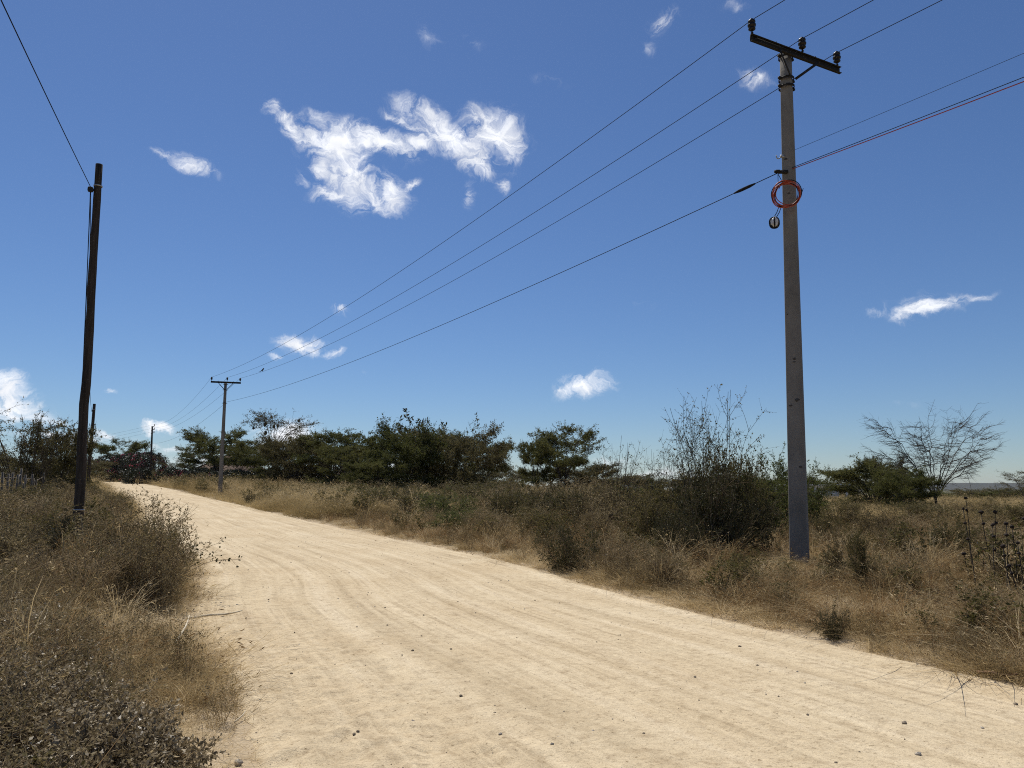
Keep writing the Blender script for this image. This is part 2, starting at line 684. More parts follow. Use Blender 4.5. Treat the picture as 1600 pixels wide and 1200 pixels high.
def road_mat():
    m, nt, N, L = new_mat('murram_road')
    out = N('ShaderNodeOutputMaterial')
    uv = N('ShaderNodeUVMap')
    uv.uv_map = 'UVMap'
    geo = N('ShaderNodeNewGeometry')
    pos = geo.outputs['Position']
    st = N('ShaderNodeMapping')
    st.inputs['Scale'].default_value = (3.2, .10, 1)
    L(uv.outputs[0], st.inputs['Vector'])
    tracks = mnoise(N, L, st.outputs[0], 1.0, 5, .62, .25)
    st2 = N('ShaderNodeMapping')
    st2.inputs['Scale'].default_value = (13, .32, 1)
    L(uv.outputs[0], st2.inputs['Vector'])
    tracks2 = mnoise(N, L, st2.outputs[0], 1.0, 4, .6, .2)
    big = mnoise(N, L, pos, .55, 4, .6)
    fine = mnoise(N, L, pos, 9.0, 7, .68)
    trk = N('ShaderNodeMapRange'); trk.inputs['From Min'].default_value = .38; trk.inputs['From Max'].default_value = .66; trk.inputs['To Min'].default_value = .12; trk.inputs['To Max'].default_value = .90
    L(mnoise(N, L, pos, .38, 3, .6), trk.inputs['Value'])
    grit = mnoise(N, L, pos, 95.0, 3, .7)
    c = ramp(N, tracks, L, [(.30, (.46, .36, .222)), (.50, (.575, .465, .30)), (.68, (.69, .58, .405))])
    c = mixc(N, L, c, ramp(N, big, L, [(.35, (.51, .395, .245)), (.66, (.63, .525, .358))]), .45)
    c = mixc(N, L, c, ramp(N, tracks2, L, [(.32, (.66, .63, .60)), (.52, (1, 1, 1)), (.75, (1.08, 1.08, 1.07))]), trk.outputs[0], 'MULTIPLY')
    c = mixc(N, L, c, ramp(N, fine, L, [(.28, (.60, .55, .50)), (.5, (1, 1, 1)), (.75, (1.08, 1.08, 1.08))]), .7, 'MULTIPLY')
    c = mixc(N, L, c, ramp(N, grit, L, [(.30, (.42, .38, .33)), (.44, (1, 1, 1)), (.8, (1.14, 1.14, 1.14))]), .75, 'MULTIPLY')
    c = mixc(N, L, c, ramp(N, mnoise(N, L, pos, 28.0, 5, .7), L, [(.30, (.40, .35, .29)), (.42, (1, 1, 1)), (.8, (1.10, 1.10, 1.09))]), .9, 'MULTIPLY')
    sx = N('ShaderNodeSeparateXYZ'); L(uv.outputs[0], sx.inputs[0])
    wm = N('ShaderNodeMapping'); wm.inputs['Scale'].default_value = (.25, .045, 1); L(uv.outputs[0], wm.inputs['Vector'])
    wob = mnoise(N, L, wm.outputs[0], 1.0, 2, .5)
    def mth(op, a, b=None, cc=None):
        n = N('ShaderNodeMath'); n.operation = op
        for i, v in enumerate((a, b, cc)):
            if v is None:
                continue
            if isinstance(v, (int, float)):
                n.inputs[i].default_value = v
            else:
                L(v, n.inputs[i])
        return n.outputs[0]
    vv = mth('MULTIPLY_ADD', wob, 2.6, sx.outputs[0])
    lines = None
    for per, ph, wd in ((.83, .0, .10), (1.37, .31, .13)):
        fr = mth('FRACT', mth('MULTIPLY_ADD', vv, 1 / per, ph))
        dd = mth('ABSOLUTE', mth('SUBTRACT', fr, .5))
        mr = N('ShaderNodeMapRange'); mr.interpolation_type = 'SMOOTHSTEP'
        mr.inputs['From Min'].default_value = wd; mr.inputs['From Max'].default_value = wd * .25
        L(dd, mr.inputs['Value'])
        lines = mr.outputs[0] if lines is None else mth('MAXIMUM', lines, mr.outputs[0])
    lm = N('ShaderNodeMapping'); lm.inputs['Scale'].default_value = (1.1, .09, 1); L(uv.outputs[0], lm.inputs['Vector'])
    gate = N('ShaderNodeMapRange'); gate.inputs['From Min'].default_value = .46; gate.inputs['From Max'].default_value = .62
    L(mnoise(N, L, lm.outputs[0], 1.0, 3, .6), gate.inputs['Value'])
    lines = mth('MULTIPLY', lines, gate.outputs[0])
    c = mixc(N, L, c, (.80, .78, .75), mth('MULTIPLY', lines, .8), 'MULTIPLY')
    pb = N('ShaderNodeBsdfPrincipled')
    L(c, pb.inputs['Base Color'])
    pb.inputs['Roughness'].default_value = .95
    pb.inputs['Specular IOR Level'].default_value = .1
    b1 = N('ShaderNodeBump'); b1.inputs['Strength'].default_value = .65; b1.inputs['Distance'].default_value = .03
    L(mnoise(N, L, pos, 15.0, 6, .68), b1.inputs['Height'])
    b2 = N('ShaderNodeBump'); b2.inputs['Strength'].default_value = .5; b2.inputs['Distance'].default_value = .014
    L(tracks2, b2.inputs['Height']); L(b1.outputs[0], b2.inputs['Normal'])
    b3 = N('ShaderNodeBump'); b3.inputs['Strength'].default_value = .6; b3.inputs['Distance'].default_value = .006
    L(grit, b3.inputs['Height']); L(b2.outputs[0], b3.inputs['Normal'])
    L(b3.outputs[0], pb.inputs['Normal'])
    L(pb.outputs[0], out.inputs['Surface'])
    return m


def ground_mat():
    m, nt, N, L = new_mat('verge_soil')
    out = N('ShaderNodeOutputMaterial')
    geo = N('ShaderNodeNewGeometry')
    pos = geo.outputs['Position']
    a = N('ShaderNodeAttribute'); a.attribute_name = 'verge'
    n1 = mnoise(N, L, pos, .35, 5, .6)
    n2 = mnoise(N, L, pos, 5.0, 7, .7)
    n3 = mnoise(N, L, pos, 60.0, 4, .7)
    soil = ramp(N, n1, L, [(.3, (.22, .165, .095)), (.55, (.31, .24, .14)), (.75, (.37, .295, .18))])
    soil = mixc(N, L, soil, ramp(N, n2, L, [(.25, (.55, .52, .5)), (.5, (1, 1, 1)), (.8, (1.25, 1.22, 1.15))]), .8, 'MULTIPLY')
    sand = ramp(N, n2, L, [(.3, (.40, .31, .195)), (.7, (.52, .42, .285))])
    f = N('ShaderNodeMath'); f.operation = 'MULTIPLY_ADD'
    L(n2, f.inputs[0]); f.inputs[1].default_value = 1.3; f.inputs[2].default_value = -.62
    g = N('ShaderNodeMath'); g.operation = 'ADD'; g.use_clamp = True
    L(f.outputs[0], g.inputs[0]); L(a.outputs['Fac'], g.inputs[1])
    sm = N('ShaderNodeMapRange'); sm.inputs['From Min'].default_value = .25; sm.inputs['From Max'].default_value = .75
    L(g.outputs[0], sm.inputs['Value'])
    c = mixc(N, L, soil, sand, sm.outputs[0])
    fa = N('ShaderNodeAttribute'); fa.attribute_name = 'bush_cover'
    c = mixc(N, L, c, ramp(N, n1, L, [(.3, (.06, .062, .03)), (.7, (.12, .105, .055))]), fa.outputs['Fac'])
    c = mixc(N, L, c, ramp(N, n3, L, [(.25, (.6, .58, .56)), (.5, (1, 1, 1)), (.8, (1.15, 1.15, 1.12))]), .6, 'MULTIPLY')
    pb = N('ShaderNodeBsdfPrincipled')
    L(c, pb.inputs['Base Color'])
    pb.inputs['Roughness'].default_value = .95
    pb.inputs['Specular IOR Level'].default_value = .1
    b = N('ShaderNodeBump'); b.inputs['Strength'].default_value = .8; b.inputs['Distance'].default_value = .03
    L(n2, b.inputs['Height'])
    b3 = N('ShaderNodeBump'); b3.inputs['Strength'].default_value = .7; b3.inputs['Distance'].default_value = .008
    L(n3, b3.inputs['Height']); L(b.outputs[0], b3.inputs['Normal'])
    L(b3.outputs[0], pb.inputs['Normal'])
    L(pb.outputs[0], out.inputs['Surface'])
    return m


M = {}
M['road'] = road_mat()
M['soil'] = ground_mat()
M['grass'] = leaf_mat('dry_grass', [(.05, (.13, .10, .040)), (.28, (.225, .155, .070)), (.50, (.385, .285, .138)), (.72, (.53, .41, .225)), (.95, (.68, .56, .36))], .42, .9, .8, .04, 1.7)
M['grass_red'] = leaf_mat('rusty_grass', [(.1, (.10, .056, .024)), (.5, (.19, .112, .048)), (.9, (.34, .225, .108))], .38, .9, .8, .04, 1.5)
M['grass_far'] = leaf_mat('field_grass', [(.1, (.13, .10, .040)), (.40, (.24, .175, .076)), (.65, (.40, .30, .145)), (.95, (.54, .43, .23))], .36, .9, .13, .04, 1.6)
M['weed'] = leaf_mat('weed_leaf', [(.1, (.046, .046, .014)), (.45, (.085, .078, .024)), (.75, (.135, .112, .040)), (.95, (.21, .165, .075))], .38, .7, .6, .12)
M['litter'] = leaf_mat('leathery_dry_leaf', [(.1, (.085, .062, .030)), (.42, (.16, .120, .064)), (.70, (.29, .230, .135)), (.95, (.54, .45, .30))], .34, .42, 1.2, .3)
M['shrub_bark'] = solid_mat('dark_shrub_bark', (.045, .036, .026), (.095, .076, .055), 6, .9, spec=.05)
M['acacia'] = leaf_mat('acacia_leaf', [(.1, (.048, .054, .014)), (.5, (.080, .086, .024)), (.9, (.135, .130, .042))], .38, .8, .35, .08)
M['acacia_brown'] = leaf_mat('acacia_leaf_dry', [(.1, (.055, .048, .018)), (.5, (.092, .080, .032)), (.9, (.15, .128, .058))], .36, .8, .35, .08)
M['green_bush'] = leaf_mat('bush_leaf_green', [(.1, (.052, .066, .014)), (.5, (.092, .108, .024)), (.9, (.15, .155, .044))], .40, .7, .7, .12)
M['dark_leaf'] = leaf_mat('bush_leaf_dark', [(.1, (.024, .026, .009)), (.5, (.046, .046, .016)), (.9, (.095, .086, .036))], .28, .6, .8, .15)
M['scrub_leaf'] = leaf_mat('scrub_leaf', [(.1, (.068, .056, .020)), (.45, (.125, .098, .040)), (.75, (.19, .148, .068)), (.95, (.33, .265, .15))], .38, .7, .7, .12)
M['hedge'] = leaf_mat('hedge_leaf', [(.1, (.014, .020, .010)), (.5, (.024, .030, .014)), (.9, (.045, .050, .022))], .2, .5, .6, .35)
M['flower'] = leaf_mat('bougainvillea_flower', [(.1, (.16, .018, .045)), (.6, (.30, .035, .075)), (.95, (.42, .07, .12))], .35, .6, .6, .2)
M['wood_twig'] = solid_mat('twig_bark', (.105, .078, .050), (.21, .16, .105), 5, .9, spec=.05)
M['dry_twig'] = solid_mat('dry_stalk', (.21, .15, .08), (.42, .32, .19), 5, .9, spec=.05)
M['bark'] = solid_mat('acacia_bark', (.035, .028, .021), (.085, .068, .050), 9, .9, .5, 30)
M['bark_grey'] = solid_mat('grey_bark', (.055, .046, .040), (.11, .095, .08), 9, .9, .5, 30)
M['seed'] = solid_mat('seed_head', (.018, .012, .010), (.05, .034, .024), 40, .9)
M['concrete'] = solid_mat('pole_concrete', (.150, .136, .116), (.245, .224, .192), 2.2, .9, .5, 22, stretch=(1, 1, .55))
M['stain'] = solid_mat('concrete_pit', (.06, .053, .046), (.095, .084, .072), 20, .95)
M['steel'] = solid_mat('weathered_steel', (.016, .015, .014), (.034, .031, .028), 12, .75, .2, 40, 0, .2)
M['galv'] = solid_mat('galvanised', (.28, .28, .28), (.42, .42, .41), 12, .45, 0, 40, .7)
M['insul'] = solid_mat('brown_porcelain', (.008, .006, .005), (.016, .011, .009), 8, .4, 0, 40, 0, .3)
M['creosote'] = solid_mat('creosoted_wood', (.018, .015, .012), (.085, .066, .050), 3.5, .85, .8, 12, stretch=(6, 6, .35), spec=.15)
M['greywood'] = solid_mat('weathered_wood', (.085, .072, .058), (.17, .148, .118), 4, .9, .6, 14, stretch=(6, 6, .5))
M['wire'] = solid_mat('conductor', (.016, .017, .020), (.026, .027, .032), 5, .9, 0, 10, 0, .05)
M['cable_black'] = solid_mat('black_cable', (.012, .012, .013), (.020, .020, .022), 5, .85, 0, 10, 0, .08)
M['cable_red'] = solid_mat('orange_duct', (.34, .055, .022), (.46, .085, .035), 5, .45)
M['plastic'] = solid_mat('plastic_wrap', (.45, .44, .43), (.72, .71, .70), 25, .35, .5, 40, 0, .5)
M['stone'] = solid_mat('road_stone', (.20, .155, .105), (.38, .31, .225), 30, .9, .6, 60)
M['stone_pale'] = solid_mat('pale_stone', (.42, .36, .28), (.60, .53, .43), 30, .9, .6, 60)
M['reed'] = solid_mat('pale_reed', (.46, .38, .25), (.70, .62, .46), 14, .75)
M['stick'] = solid_mat('brown_stick', (.20, .105, .055), (.36, .22, .13), 14, .8)
M['roof'] = solid_mat('brown_roof_tile', (.085, .050, .032), (.145, .090, .058), 8, .85, .4, 20)
M['wall'] = solid_mat('plaster_wall', (.30, .27, .23), (.40, .36, .31), 2, .9)
M['wall_white'] = solid_mat('white_wall', (.62, .62, .60), (.75, .75, .73), 2, .9)
M['glass'] = solid_mat('window_glass', (.02, .025, .03), (.035, .04, .045), 2, .1, 0, 10, 0, .6)
M['nest'] = solid_mat('nest_straw', (.035, .028, .018), (.085, .068, .042), 30, .95, .8, 60)
M['bird'] = solid_mat('bird_plumage', (.02, .018, .016), (.05, .045, .04), 20, .8)
M['hill'] = solid_mat('hill_bush', (.028, .032, .022), (.060, .056, .038), .012, .95)
M['thorn'] = M['wood_twig']

# ------------------------------------------------------------------ the setting: ground, road, hill


def build_ground():
    def axis(lo, hi, n_in, c, near, far_l, far_r):
        a = np.linspace(c - near, c + near, n_in)
        r, st = [], a[1] - a[0]
        p = c + near
        while p < far_r:
            st *= 1.09
            p += st
            r.append(p)
        l, st = [], a[1] - a[0]
        p = c - near
        while p > far_l:
            st *= 1.09
            p -= st
            l.append(p)
        return np.array(l[::-1] + list(a) + r)
    xs = axis(0, 0, 110, 0, 16, -9000, 9000)
    ys = axis(0, 0, 110, 14, 16, -2500, 12000)
    X, Y = np.meshgrid(xs, ys)
    x, y = X.ravel(), Y.ravel()
    lat, hw, st = road_lat(x, y)
    z = ground_z(x, y, lat, hw)
    off = np.abs(lat) - hw
    far = np.hypot(x, y) > 260
    verge = np.clip(1 - (off - .0) / np.where(lat > 0, .55, .85), 0, 1)
    verge[far] = 0
    # under the road the ground drops away so that the two sheets never meet on one plane
    under = (off < -.35) & ~far
    z = np.where(under, z - .07, z)
    nx, ny = len(xs), len(ys)
    i = np.arange(nx - 1)[None] + (np.arange(ny - 1) * nx)[:, None]
    F = np.stack([i, i + 1, i + 1 + nx, i + nx], -1).reshape(-1, 4)
    me = mesh_from('ground', np.c_[x, y, z], F, [M['soil']], smooth=True, attrs={'verge': ('FLOAT', verge.astype(np.float32)), 'bush_cover': ('FLOAT', np.clip((np.hypot(x, y) - 90) / 60, 0, 1).astype(np.float32))})
    tag(obj('ground', me), kind='structure')


def rutz(v, s):
    """relief of the graded murram: wheel ruts, crown, scuffs"""
    z = .035 * (1 - (v / 3.1) ** 2)
    for c, w, d in ((-1.75, .34, .020), (-.35, .32, .016), (.75, .30, .018), (2.05, .32, .016)):
        cc = c + .35 * (fbm(s * .06, c * 7 + 0 * s, 2, 41) - .5)
        z = z - d * np.exp(-((v - cc) / w) ** 2)
    z = z + .020 * (fbm(v * 5.2, s * .45, 4, 71) - .5) + .016 * (fbm(v * 1.4, s * .25, 3, 77) - .5)
    soft = np.clip((-v - .5) / 1.6, 0, 1) * np.clip((40 - s) / 14, 0, 1)       # trodden loose sand on the left
    a_, b_ = v * .8 + s * .6, s * .8 - v * .6
    f = fbm(a_ * 5.0, b_ * 5.0, 3, 91)
    f2 = fbm(a_ * 10.0 + 3, b_ * 10.0, 3, 95)
    z = z + soft * (.055 * (f - .5) + .070 * (f2 - .5)) + .006 * (fbm(v * 6, s * 6, 3, 99) - .5)
    return z


ROAD_Z = None


def build_road():
    near = RS < 58
    ks = []
    s = 2.0
    while s < RS[-1]:
        ks.append(s)
        s += .05 if 17 < s < 36 else (.11 if s < 50 else .5)
    ks = np.array(ks)
    px = np.interp(ks, RS, RPTS[:, 0]); py = np.interp(ks, RS, RPTS[:, 1])
    nx = np.interp(ks, RS, RNOR[:, 0]); ny = np.interp(ks, RS, RNOR[:, 1])
    hw = np.interp(ks, RS, RWID)
    NV = 140
    t = np.linspace(-1, 1, NV)
    wl = hw + .12 + edge_wobble(ks, -1)
    wr = hw + .12 + edge_wobble(ks, 1)
    v = np.where(t[None] < 0, t[None] * wl[:, None], t[None] * wr[:, None])
    X = px[:, None] + nx[:, None] * v
    Y = py[:, None] + ny[:, None] * v
    S = np.repeat(ks[:, None], NV, 1)
    lat = v.ravel()
    base = terr0(X.ravel(), Y.ravel()).reshape(X.shape)
    base_c = terr0(px, py)[:, None]
    z = base + .012 + rutz(v, S)
    # shoulders feather out: a low ragged windrow, then down under the verge
    ed = np.minimum(t[None] + 1, 1 - t[None]) * hw[:, None]
    z = z + .045 * np.exp(-((ed - .35) / .16) ** 2) * fbm(S * 1.3, np.sign(v) * 5, 3, 61)
    z = z - .10 * np.clip(1 - ed / .22, 0, 1) ** 2
    n, k = len(ks), NV
    i = np.arange(k - 1)[None] + (np.arange(n - 1) * k)[:, None]
    F = np.stack([i, i + 1, i + 1 + k, i + k], -1).reshape(-1, 4)
    uv = np.c_[v.ravel(), S.ravel()]
    me = mesh_from('road', np.c_[X.ravel(), Y.ravel(), z.ravel()], F, [M['road']], smooth=True, uv=uv)
    tag(obj('road', me), kind='structure')


def road_z(x, y):
    lat, hw, st = road_lat(x, y)
    return terr0(x, y) + .012 + rutz(lat, st)


def build_hill():
    az = np.linspace(R_(4), R_(75), 150)
    prof = np.array([-.02, .06, .30, .62, .90, 1.0, .98, .6])
    dist = np.array([5900, 6200, 6330, 6410, 6455, 6485, 7200, 8200.])
    V = []
    for a in az:
        k = np.clip((a - R_(10)) / R_(16), 0, 1)
        k = k * k * (3 - 2 * k)
        top = (56 + 3 * (vnoise(a * 40, 1.0, 4) - .5) + 5 * (vnoise(a * 9, 2.0, 5) - .5)) * k
        for p, d in zip(prof, dist):
            w = 1 + .03 * (vnoise(a * 30, p * 3, 8) - .5)
            zz = top * (p + .10 * (vnoise(a * 55, p * 5, 9) - .5) * (1 - p)) - 6
            V.append((math.sin(a) * d * w, math.cos(a) * d * w, zz))
    k = len(prof)
    n = len(az)
    i = np.arange(k - 1)[None] + (np.arange(n - 1) * k)[:, None]
    F = np.stack([i, i + 1, i + 1 + k, i + k], -1).reshape(-1, 4)
    tag(obj('hill', mesh_from('hill', np.array(V), F, [M['hill']], smooth=True)), kind='structure')


build_ground()
build_road()
build_hill()

# ------------------------------------------------------------------ plants: builders return (stems mesh, foliage mesh)


def measure(proto):
    zs, rs = [], []
    for nm, me in proto['parts']:
        if me is None:
            continue
        v = np.empty(len(me.vertices) * 3, np.float32)
        me.vertices.foreach_get('co', v)
        v = v.reshape(-1, 3)
        zs.append(v[:, 2]); rs.append(np.hypot(v[:, 0], v[:, 1]))
    proto['H'] = float(np.percentile(np.concatenate(zs), 98.5 if proto.get('kind') == 'tree' else 99.6))
    proto['R'] = float(np.percentile(np.concatenate(rs), 93 if proto.get('kind') == 'tree' else 97))
    return proto


def plant_meshes(name, segs, leaves, wood, leaf, fold=.12):
    out = []
    if segs:
        P0, P1, r0, r1 = [np.concatenate(a) for a in zip(*segs)]
        V, F = seg_mesh(P0, P1, r0, r1)
        out.append(mesh_from(name + '_stems', V, F, [wood], smooth=True))
    else:
        out.append(None)
    if leaves:
        P, d, s, L, W = [np.concatenate(a) for a in zip(*leaves)]
        V, F = leaf_mesh(P, d, s, L, W, fold)
        out.append(mesh_from(name + '_leaves', V, F, [leaf]))
    else:
        out.append(None)
    return out


def leaves_on(g, P, per, t0, L, W, flat=.0, spread=(.5, 1.3), jit=0.0, up=.0):
    p, d, idx, t = spawn(g, P, per, t0)
    n = len(p)
    dd = fork(g, d, *spread)
    dd[:, 2] = dd[:, 2] * (1 - flat) + up
    dd = nrm(dd)
    ref = nrm(np.array([0, 0, 1.0]) * flat + (1 - flat) * rand_dir(g, n) + .25 * rand_dir(g, n))
    s = nrm(np.cross(dd, ref))
    if jit:
        p = p + g.normal(size=p.shape) * jit
    ll = L * g.uniform(.6, 1.3, n)
    return p, dd, s, ll, W * g.uniform(.6, 1.3, n) * 1.0


def bezier(A, B, C, K):
    t = np.linspace(0, 1, K + 1)[None, :, None]
    return (1 - t) ** 2 * A[:, None] + 2 * t * (1 - t) * B[:, None] + t * t * C[:, None]


def acacia(name, seed, H=5.0, R=4.0, stems=3, limbs=16, tiers=(.62, .80, .97), low=.12, per2=10, per3=6, leaf=(.20, .075), lper=9,
           leafm='acacia', barkm='bark', trunk_r=.10, dome=.16, twl=.13, b2=.40, flat=.7, twr=1.0, lflat=.48, wob1=.012, wob2=.10, bx_=.42, bz_=.86, t2=.58, ends=None):
    g = np.random.default_rng(seed)
    th = g.uniform(0, 2 * np.pi, limbs)
    th = (np.arange(limbs) + g.uniform(-.4, .4, limbs)) * 2 * np.pi / limbs
    rr = R * np.sqrt(g.uniform(.08, .80, limbs))
    tz = np.array(tiers)[g.integers(0, len(tiers), limbs)]
    tz[:len(tiers)] = tiers
    z = H * (tz - dome * (rr / R) ** 2 + g.normal(0, .02, limbs))
    # stems
    sa = g.uniform(0, 2 * np.pi, stems)
    lean = g.uniform(.05, .32, stems)
    S0 = np.c_[.12 * np.cos(sa), .12 * np.sin(sa), np.full(stems, -.1)]
    fork_h = H * (low + g.uniform(.05, .18, stems))
    S1 = np.c_[fork_h * lean * np.cos(sa), fork_h * lean * np.sin(sa), fork_h]
    trunkP = bezier(S0, (S0 + S1) / 2 + g.normal(0, .06, (stems, 3)), S1, 5)
    segs_t = [chain_segs(trunkP, np.full(stems, trunk_r), np.full(stems, trunk_r * .72))]
    E = np.c_[rr * np.cos(th), rr * np.sin(th), z]
    if ends is not None:
        E = np.array(ends, float) * np.array([R, R, H])
        z, th, rr = E[:, 2], np.arctan2(E[:, 1], E[:, 0]), np.hypot(E[:, 0], E[:, 1])
    # each limb leaves from the stem that leans its way
    dots = np.cos(th[:, None] - sa[None])
    k = (dots + g.normal(0, .5, dots.shape)).argmax(1)
    A = S1[k] - (S1[k] - S0[k]) * g.uniform(0, .3, limbs)[:, None]
    Bc = A * (1 - bx_) * np.array([1, 1, 0]) + E * np.array([bx_, bx_, 0]) + np.c_[np.zeros(limbs), np.zeros(limbs), A[:, 2] * (1 - bz_) + z * bz_]
    P1 = bezier(A, Bc, E, 9) + g.normal(0, wob1 * R, (limbs, 10, 3)) * np.linspace(0, 1, 10)[None, :, None]
    lr = trunk_r * g.uniform(.42, .66, limbs)
    segs_t.append(chain_segs(P1, lr, lr * .22))
    # second order: flat sprays
    p, d, idx, t = spawn(g, P1, per2, t2)
    n = len(p)
    rad = nrm(np.c_[p[:, :2], np.zeros(n)])
    rnd = g.normal(size=(n, 3)) * np.array([1, 1, .10])
    d2 = nrm(rad * .75 + rnd * .70 + d * .25 * np.array([1, 1, .3]) + np.array([0, 0, .06]))
    P2 = grow(g, p, d2, R * b2 * g.uniform(.45, 1.25, n), 4, wob2, (0, 0, .015))
    r2 = trunk_r * .12 * twr * g.uniform(.7, 1.3, n)
    segs_t.append(chain_segs(P2, r2, r2 * .45))
    p, d, idx, t = spawn(g, P2, per3, .15)
    n = len(p)
    d3 = fork(g, d, .4, 1.1)
    d3[:, 2] *= (1 - flat)
    d3 = nrm(d3 + np.array([0, 0, .08]))
    P3 = grow(g, p, d3, R * twl * g.uniform(.5, 1.4, n), 2, .15)
    r3 = np.full(n, trunk_r * .045 * twr)
    segs_c = [chain_segs(P3, r3, r3 * .5)]
    lv = []
    if lper:
        lv.append(leaves_on(g, P3, lper, .05, leaf[0], leaf[1], lflat, (.5, 1.4), leaf[0] * .22))
        lv.append(leaves_on(g, P2, max(lper // 2, 1), .4, leaf[0], leaf[1], lflat, (.5, 1.4), leaf[0] * .25))
    tm = plant_meshes(name + '_trunk', segs_t, None, M[barkm], None)[0]
    st, lf = plant_meshes(name + '_crown', segs_c, lv, M[barkm], M[leafm])
    return measure(dict(kind='tree', parts=[('trunk', tm), ('branches', st), ('crown', lf)]))


def bush(name, seed, H=1.2, R=.8, stems=14, K=6, per1=9, per2=6, leaf=(.035, .018), lper=4, leafm='scrub_leaf', woodm='wood_twig',
         r0=.009, open_=.9, wob=.16, trop=(0, 0, .03), len2=.38, len3=.16, flat=.0, fold=.15, ft=.2):
    g = np.random.default_rng(seed)
    a = g.uniform(0, 2 * np.pi, stems)
    S = np.c_[.12 * R * np.cos(a) * g.uniform(0, 1, stems), .12 * R * np.sin(a) * g.uniform(0, 1, stems), np.full(stems, -.04)]
    sp = np.sqrt(g.uniform(0, 1, stems)) * open_
    D = nrm(np.c_[np.cos(a) * sp * R / H, np.sin(a) * sp * R / H, np.full(stems, 1.0) * (1.1 - .35 * sp)])
    Ls = H * g.uniform(.7, 1.12, stems)
    P1 = grow(g, S, D, Ls, K, wob, trop)
    rr = r0 * g.uniform(.7, 1.2, stems)
    segs = [chain_segs(P1, rr, rr * .35)]
    p, d, idx, t = spawn(g, P1, per1, ft)
    n = len(p)
    P2 = grow(g, p, fork(g, d, .4, 1.1), H * len2 * g.uniform(.4, 1.2, n), 4, wob * 1.1, trop)
    segs.append(chain_segs(P2, np.full(n, r0 * .42), np.full(n, r0 * .2)))
    p, d, idx, t = spawn(g, P2, per2, .2)
    n = len(p)
    P3 = grow(g, p, fork(g, d, .4, 1.2), H * len3 * g.uniform(.4, 1.3, n), 2, wob * 1.2)
    segs.append(chain_segs(P3, np.full(n, r0 * .22), np.full(n, r0 * .12)))
    lv = []
    if lper:
        lv.append(leaves_on(g, P3, lper, .1, leaf[0], leaf[1], flat, (.5, 1.3)))
        lv.append(leaves_on(g, P2, max(1, lper // 2), .3, leaf[0], leaf[1], flat, (.5, 1.3)))
    st, lf = plant_meshes(name, segs, lv, M[woodm], M[leafm], fold)
    return measure(dict(kind='bush', parts=[('stems', st), ('foliage', lf)]))


def place(proto, name, label, cat, x, y, rz=0.0, sx=1.0, sz=1.0, group=None, z=None, tilt=None):
    zz = gz(x, y) if z is None else z
    o = thing(name, label, cat, (x, y, zz - .02), rz, group, (sx, sx, sz))
    if tilt:
        o.rotation_euler = (tilt[0], tilt[1], rz)
    for nm, me in proto['parts']:
        if me is not None:
            obj(nm, me, o)
    return o


def fit(proto, name, label, cat, px, top_py, Y, width_px=None, rz=0.0, group=None, base=None):
    """stand a plant at depth Y under picture column px so that it reaches the given row"""
    x = gx(px, Y)
    zb = gz(x, Y) if base is None else base
    top = at(px, top_py, Y)[2]
    sz = max(top - zb, .05) / proto['H']
    sx = sz if width_px is None else (width_px / F_PX * Y / 2) / proto['R']
    return place(proto, name, label, cat, x, Y, rz, sx, sz, group, zb)


# prototypes
AC = [
    acacia('flat_top_a', 1, 6, 4.4, 3, 18, (.50, .72, .95), .14, 14, 7, (.23, .062), 14),
    acacia('flat_top_b', 2, 6, 4.4, 2, 15, (.55, .78, .97), .20, 14, 7, (.23, .062), 14, dome=.22),
    acacia('flat_top_c', 3, 6, 4.6, 4, 20, (.34, .58, .80, .96), .06, 14, 7, (.23, .064), 14),
    acacia('flat_top_d', 4, 6, 4.4, 3, 17, (.60, .82, .97), .18, 15, 7, (.23, .062), 14, dome=.12),
]
AC_DENSE = [
    acacia('spreading_a', 11, 5, 5.0, 5, 30, (.24, .45, .64, .82, .97), .02, 14, 7, (.23, .065), 13, dome=.30, leafm='acacia'),
    acacia('spreading_b', 12, 5, 5.0, 4, 28, (.28, .48, .66, .83, .97), .04, 14, 7, (.23, .065), 12, dome=.24, leafm='acacia_brown'),
]
AC_THIN = [
    acacia('thin_a', 21, 7, 4.6, 2, 16, (.66, .80, .90, .98), .34, 10, 6, (.17, .07), 4, leafm='acacia_brown', dome=.10),
    acacia('thin_b', 22, 5, 4.6, 4, 20, (.45, .65, .85, .98), .06, 10, 6, (.16, .06), 5, leafm='acacia_brown', dome=.2),
]

B_TWIG = [
    bush('twig_a', 31, 1.25, .95, 26, 6, 9, 4, (.042, .024), 3, 'scrub_leaf', 'dry_twig', .014, 1.0, len3=.24, ft=.06),
    bush('twig_b', 32, 1.2, 1.0, 26, 6, 9, 4, (.040, .022), 2, 'scrub_leaf', 'dry_twig', .013, 1.15, len3=.24, ft=.06),
]
B_SCRUB = [
    bush('scrub_a', 41, 1.3, .9, 20, 5, 11, 7, (.045, .022), 5, 'scrub_leaf', 'wood_twig', .009),
    bush('scrub_b', 42, 1.3, 1.0, 20, 5, 11, 7, (.045, .022), 5, 'weed', 'wood_twig', .009),
    bush('scrub_c', 43, 1.3, .8, 18, 5, 10, 6, (.042, .020), 3, 'scrub_leaf', 'dry_twig', .008, .8),
]
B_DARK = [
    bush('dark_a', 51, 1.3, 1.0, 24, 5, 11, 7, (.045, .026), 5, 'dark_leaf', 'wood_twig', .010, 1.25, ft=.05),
    bush('dark_b', 52, 1.3, .8, 16, 5, 12, 7, (.048, .027), 5, 'dark_leaf', 'wood_twig', .010, .9, ft=.05),
]
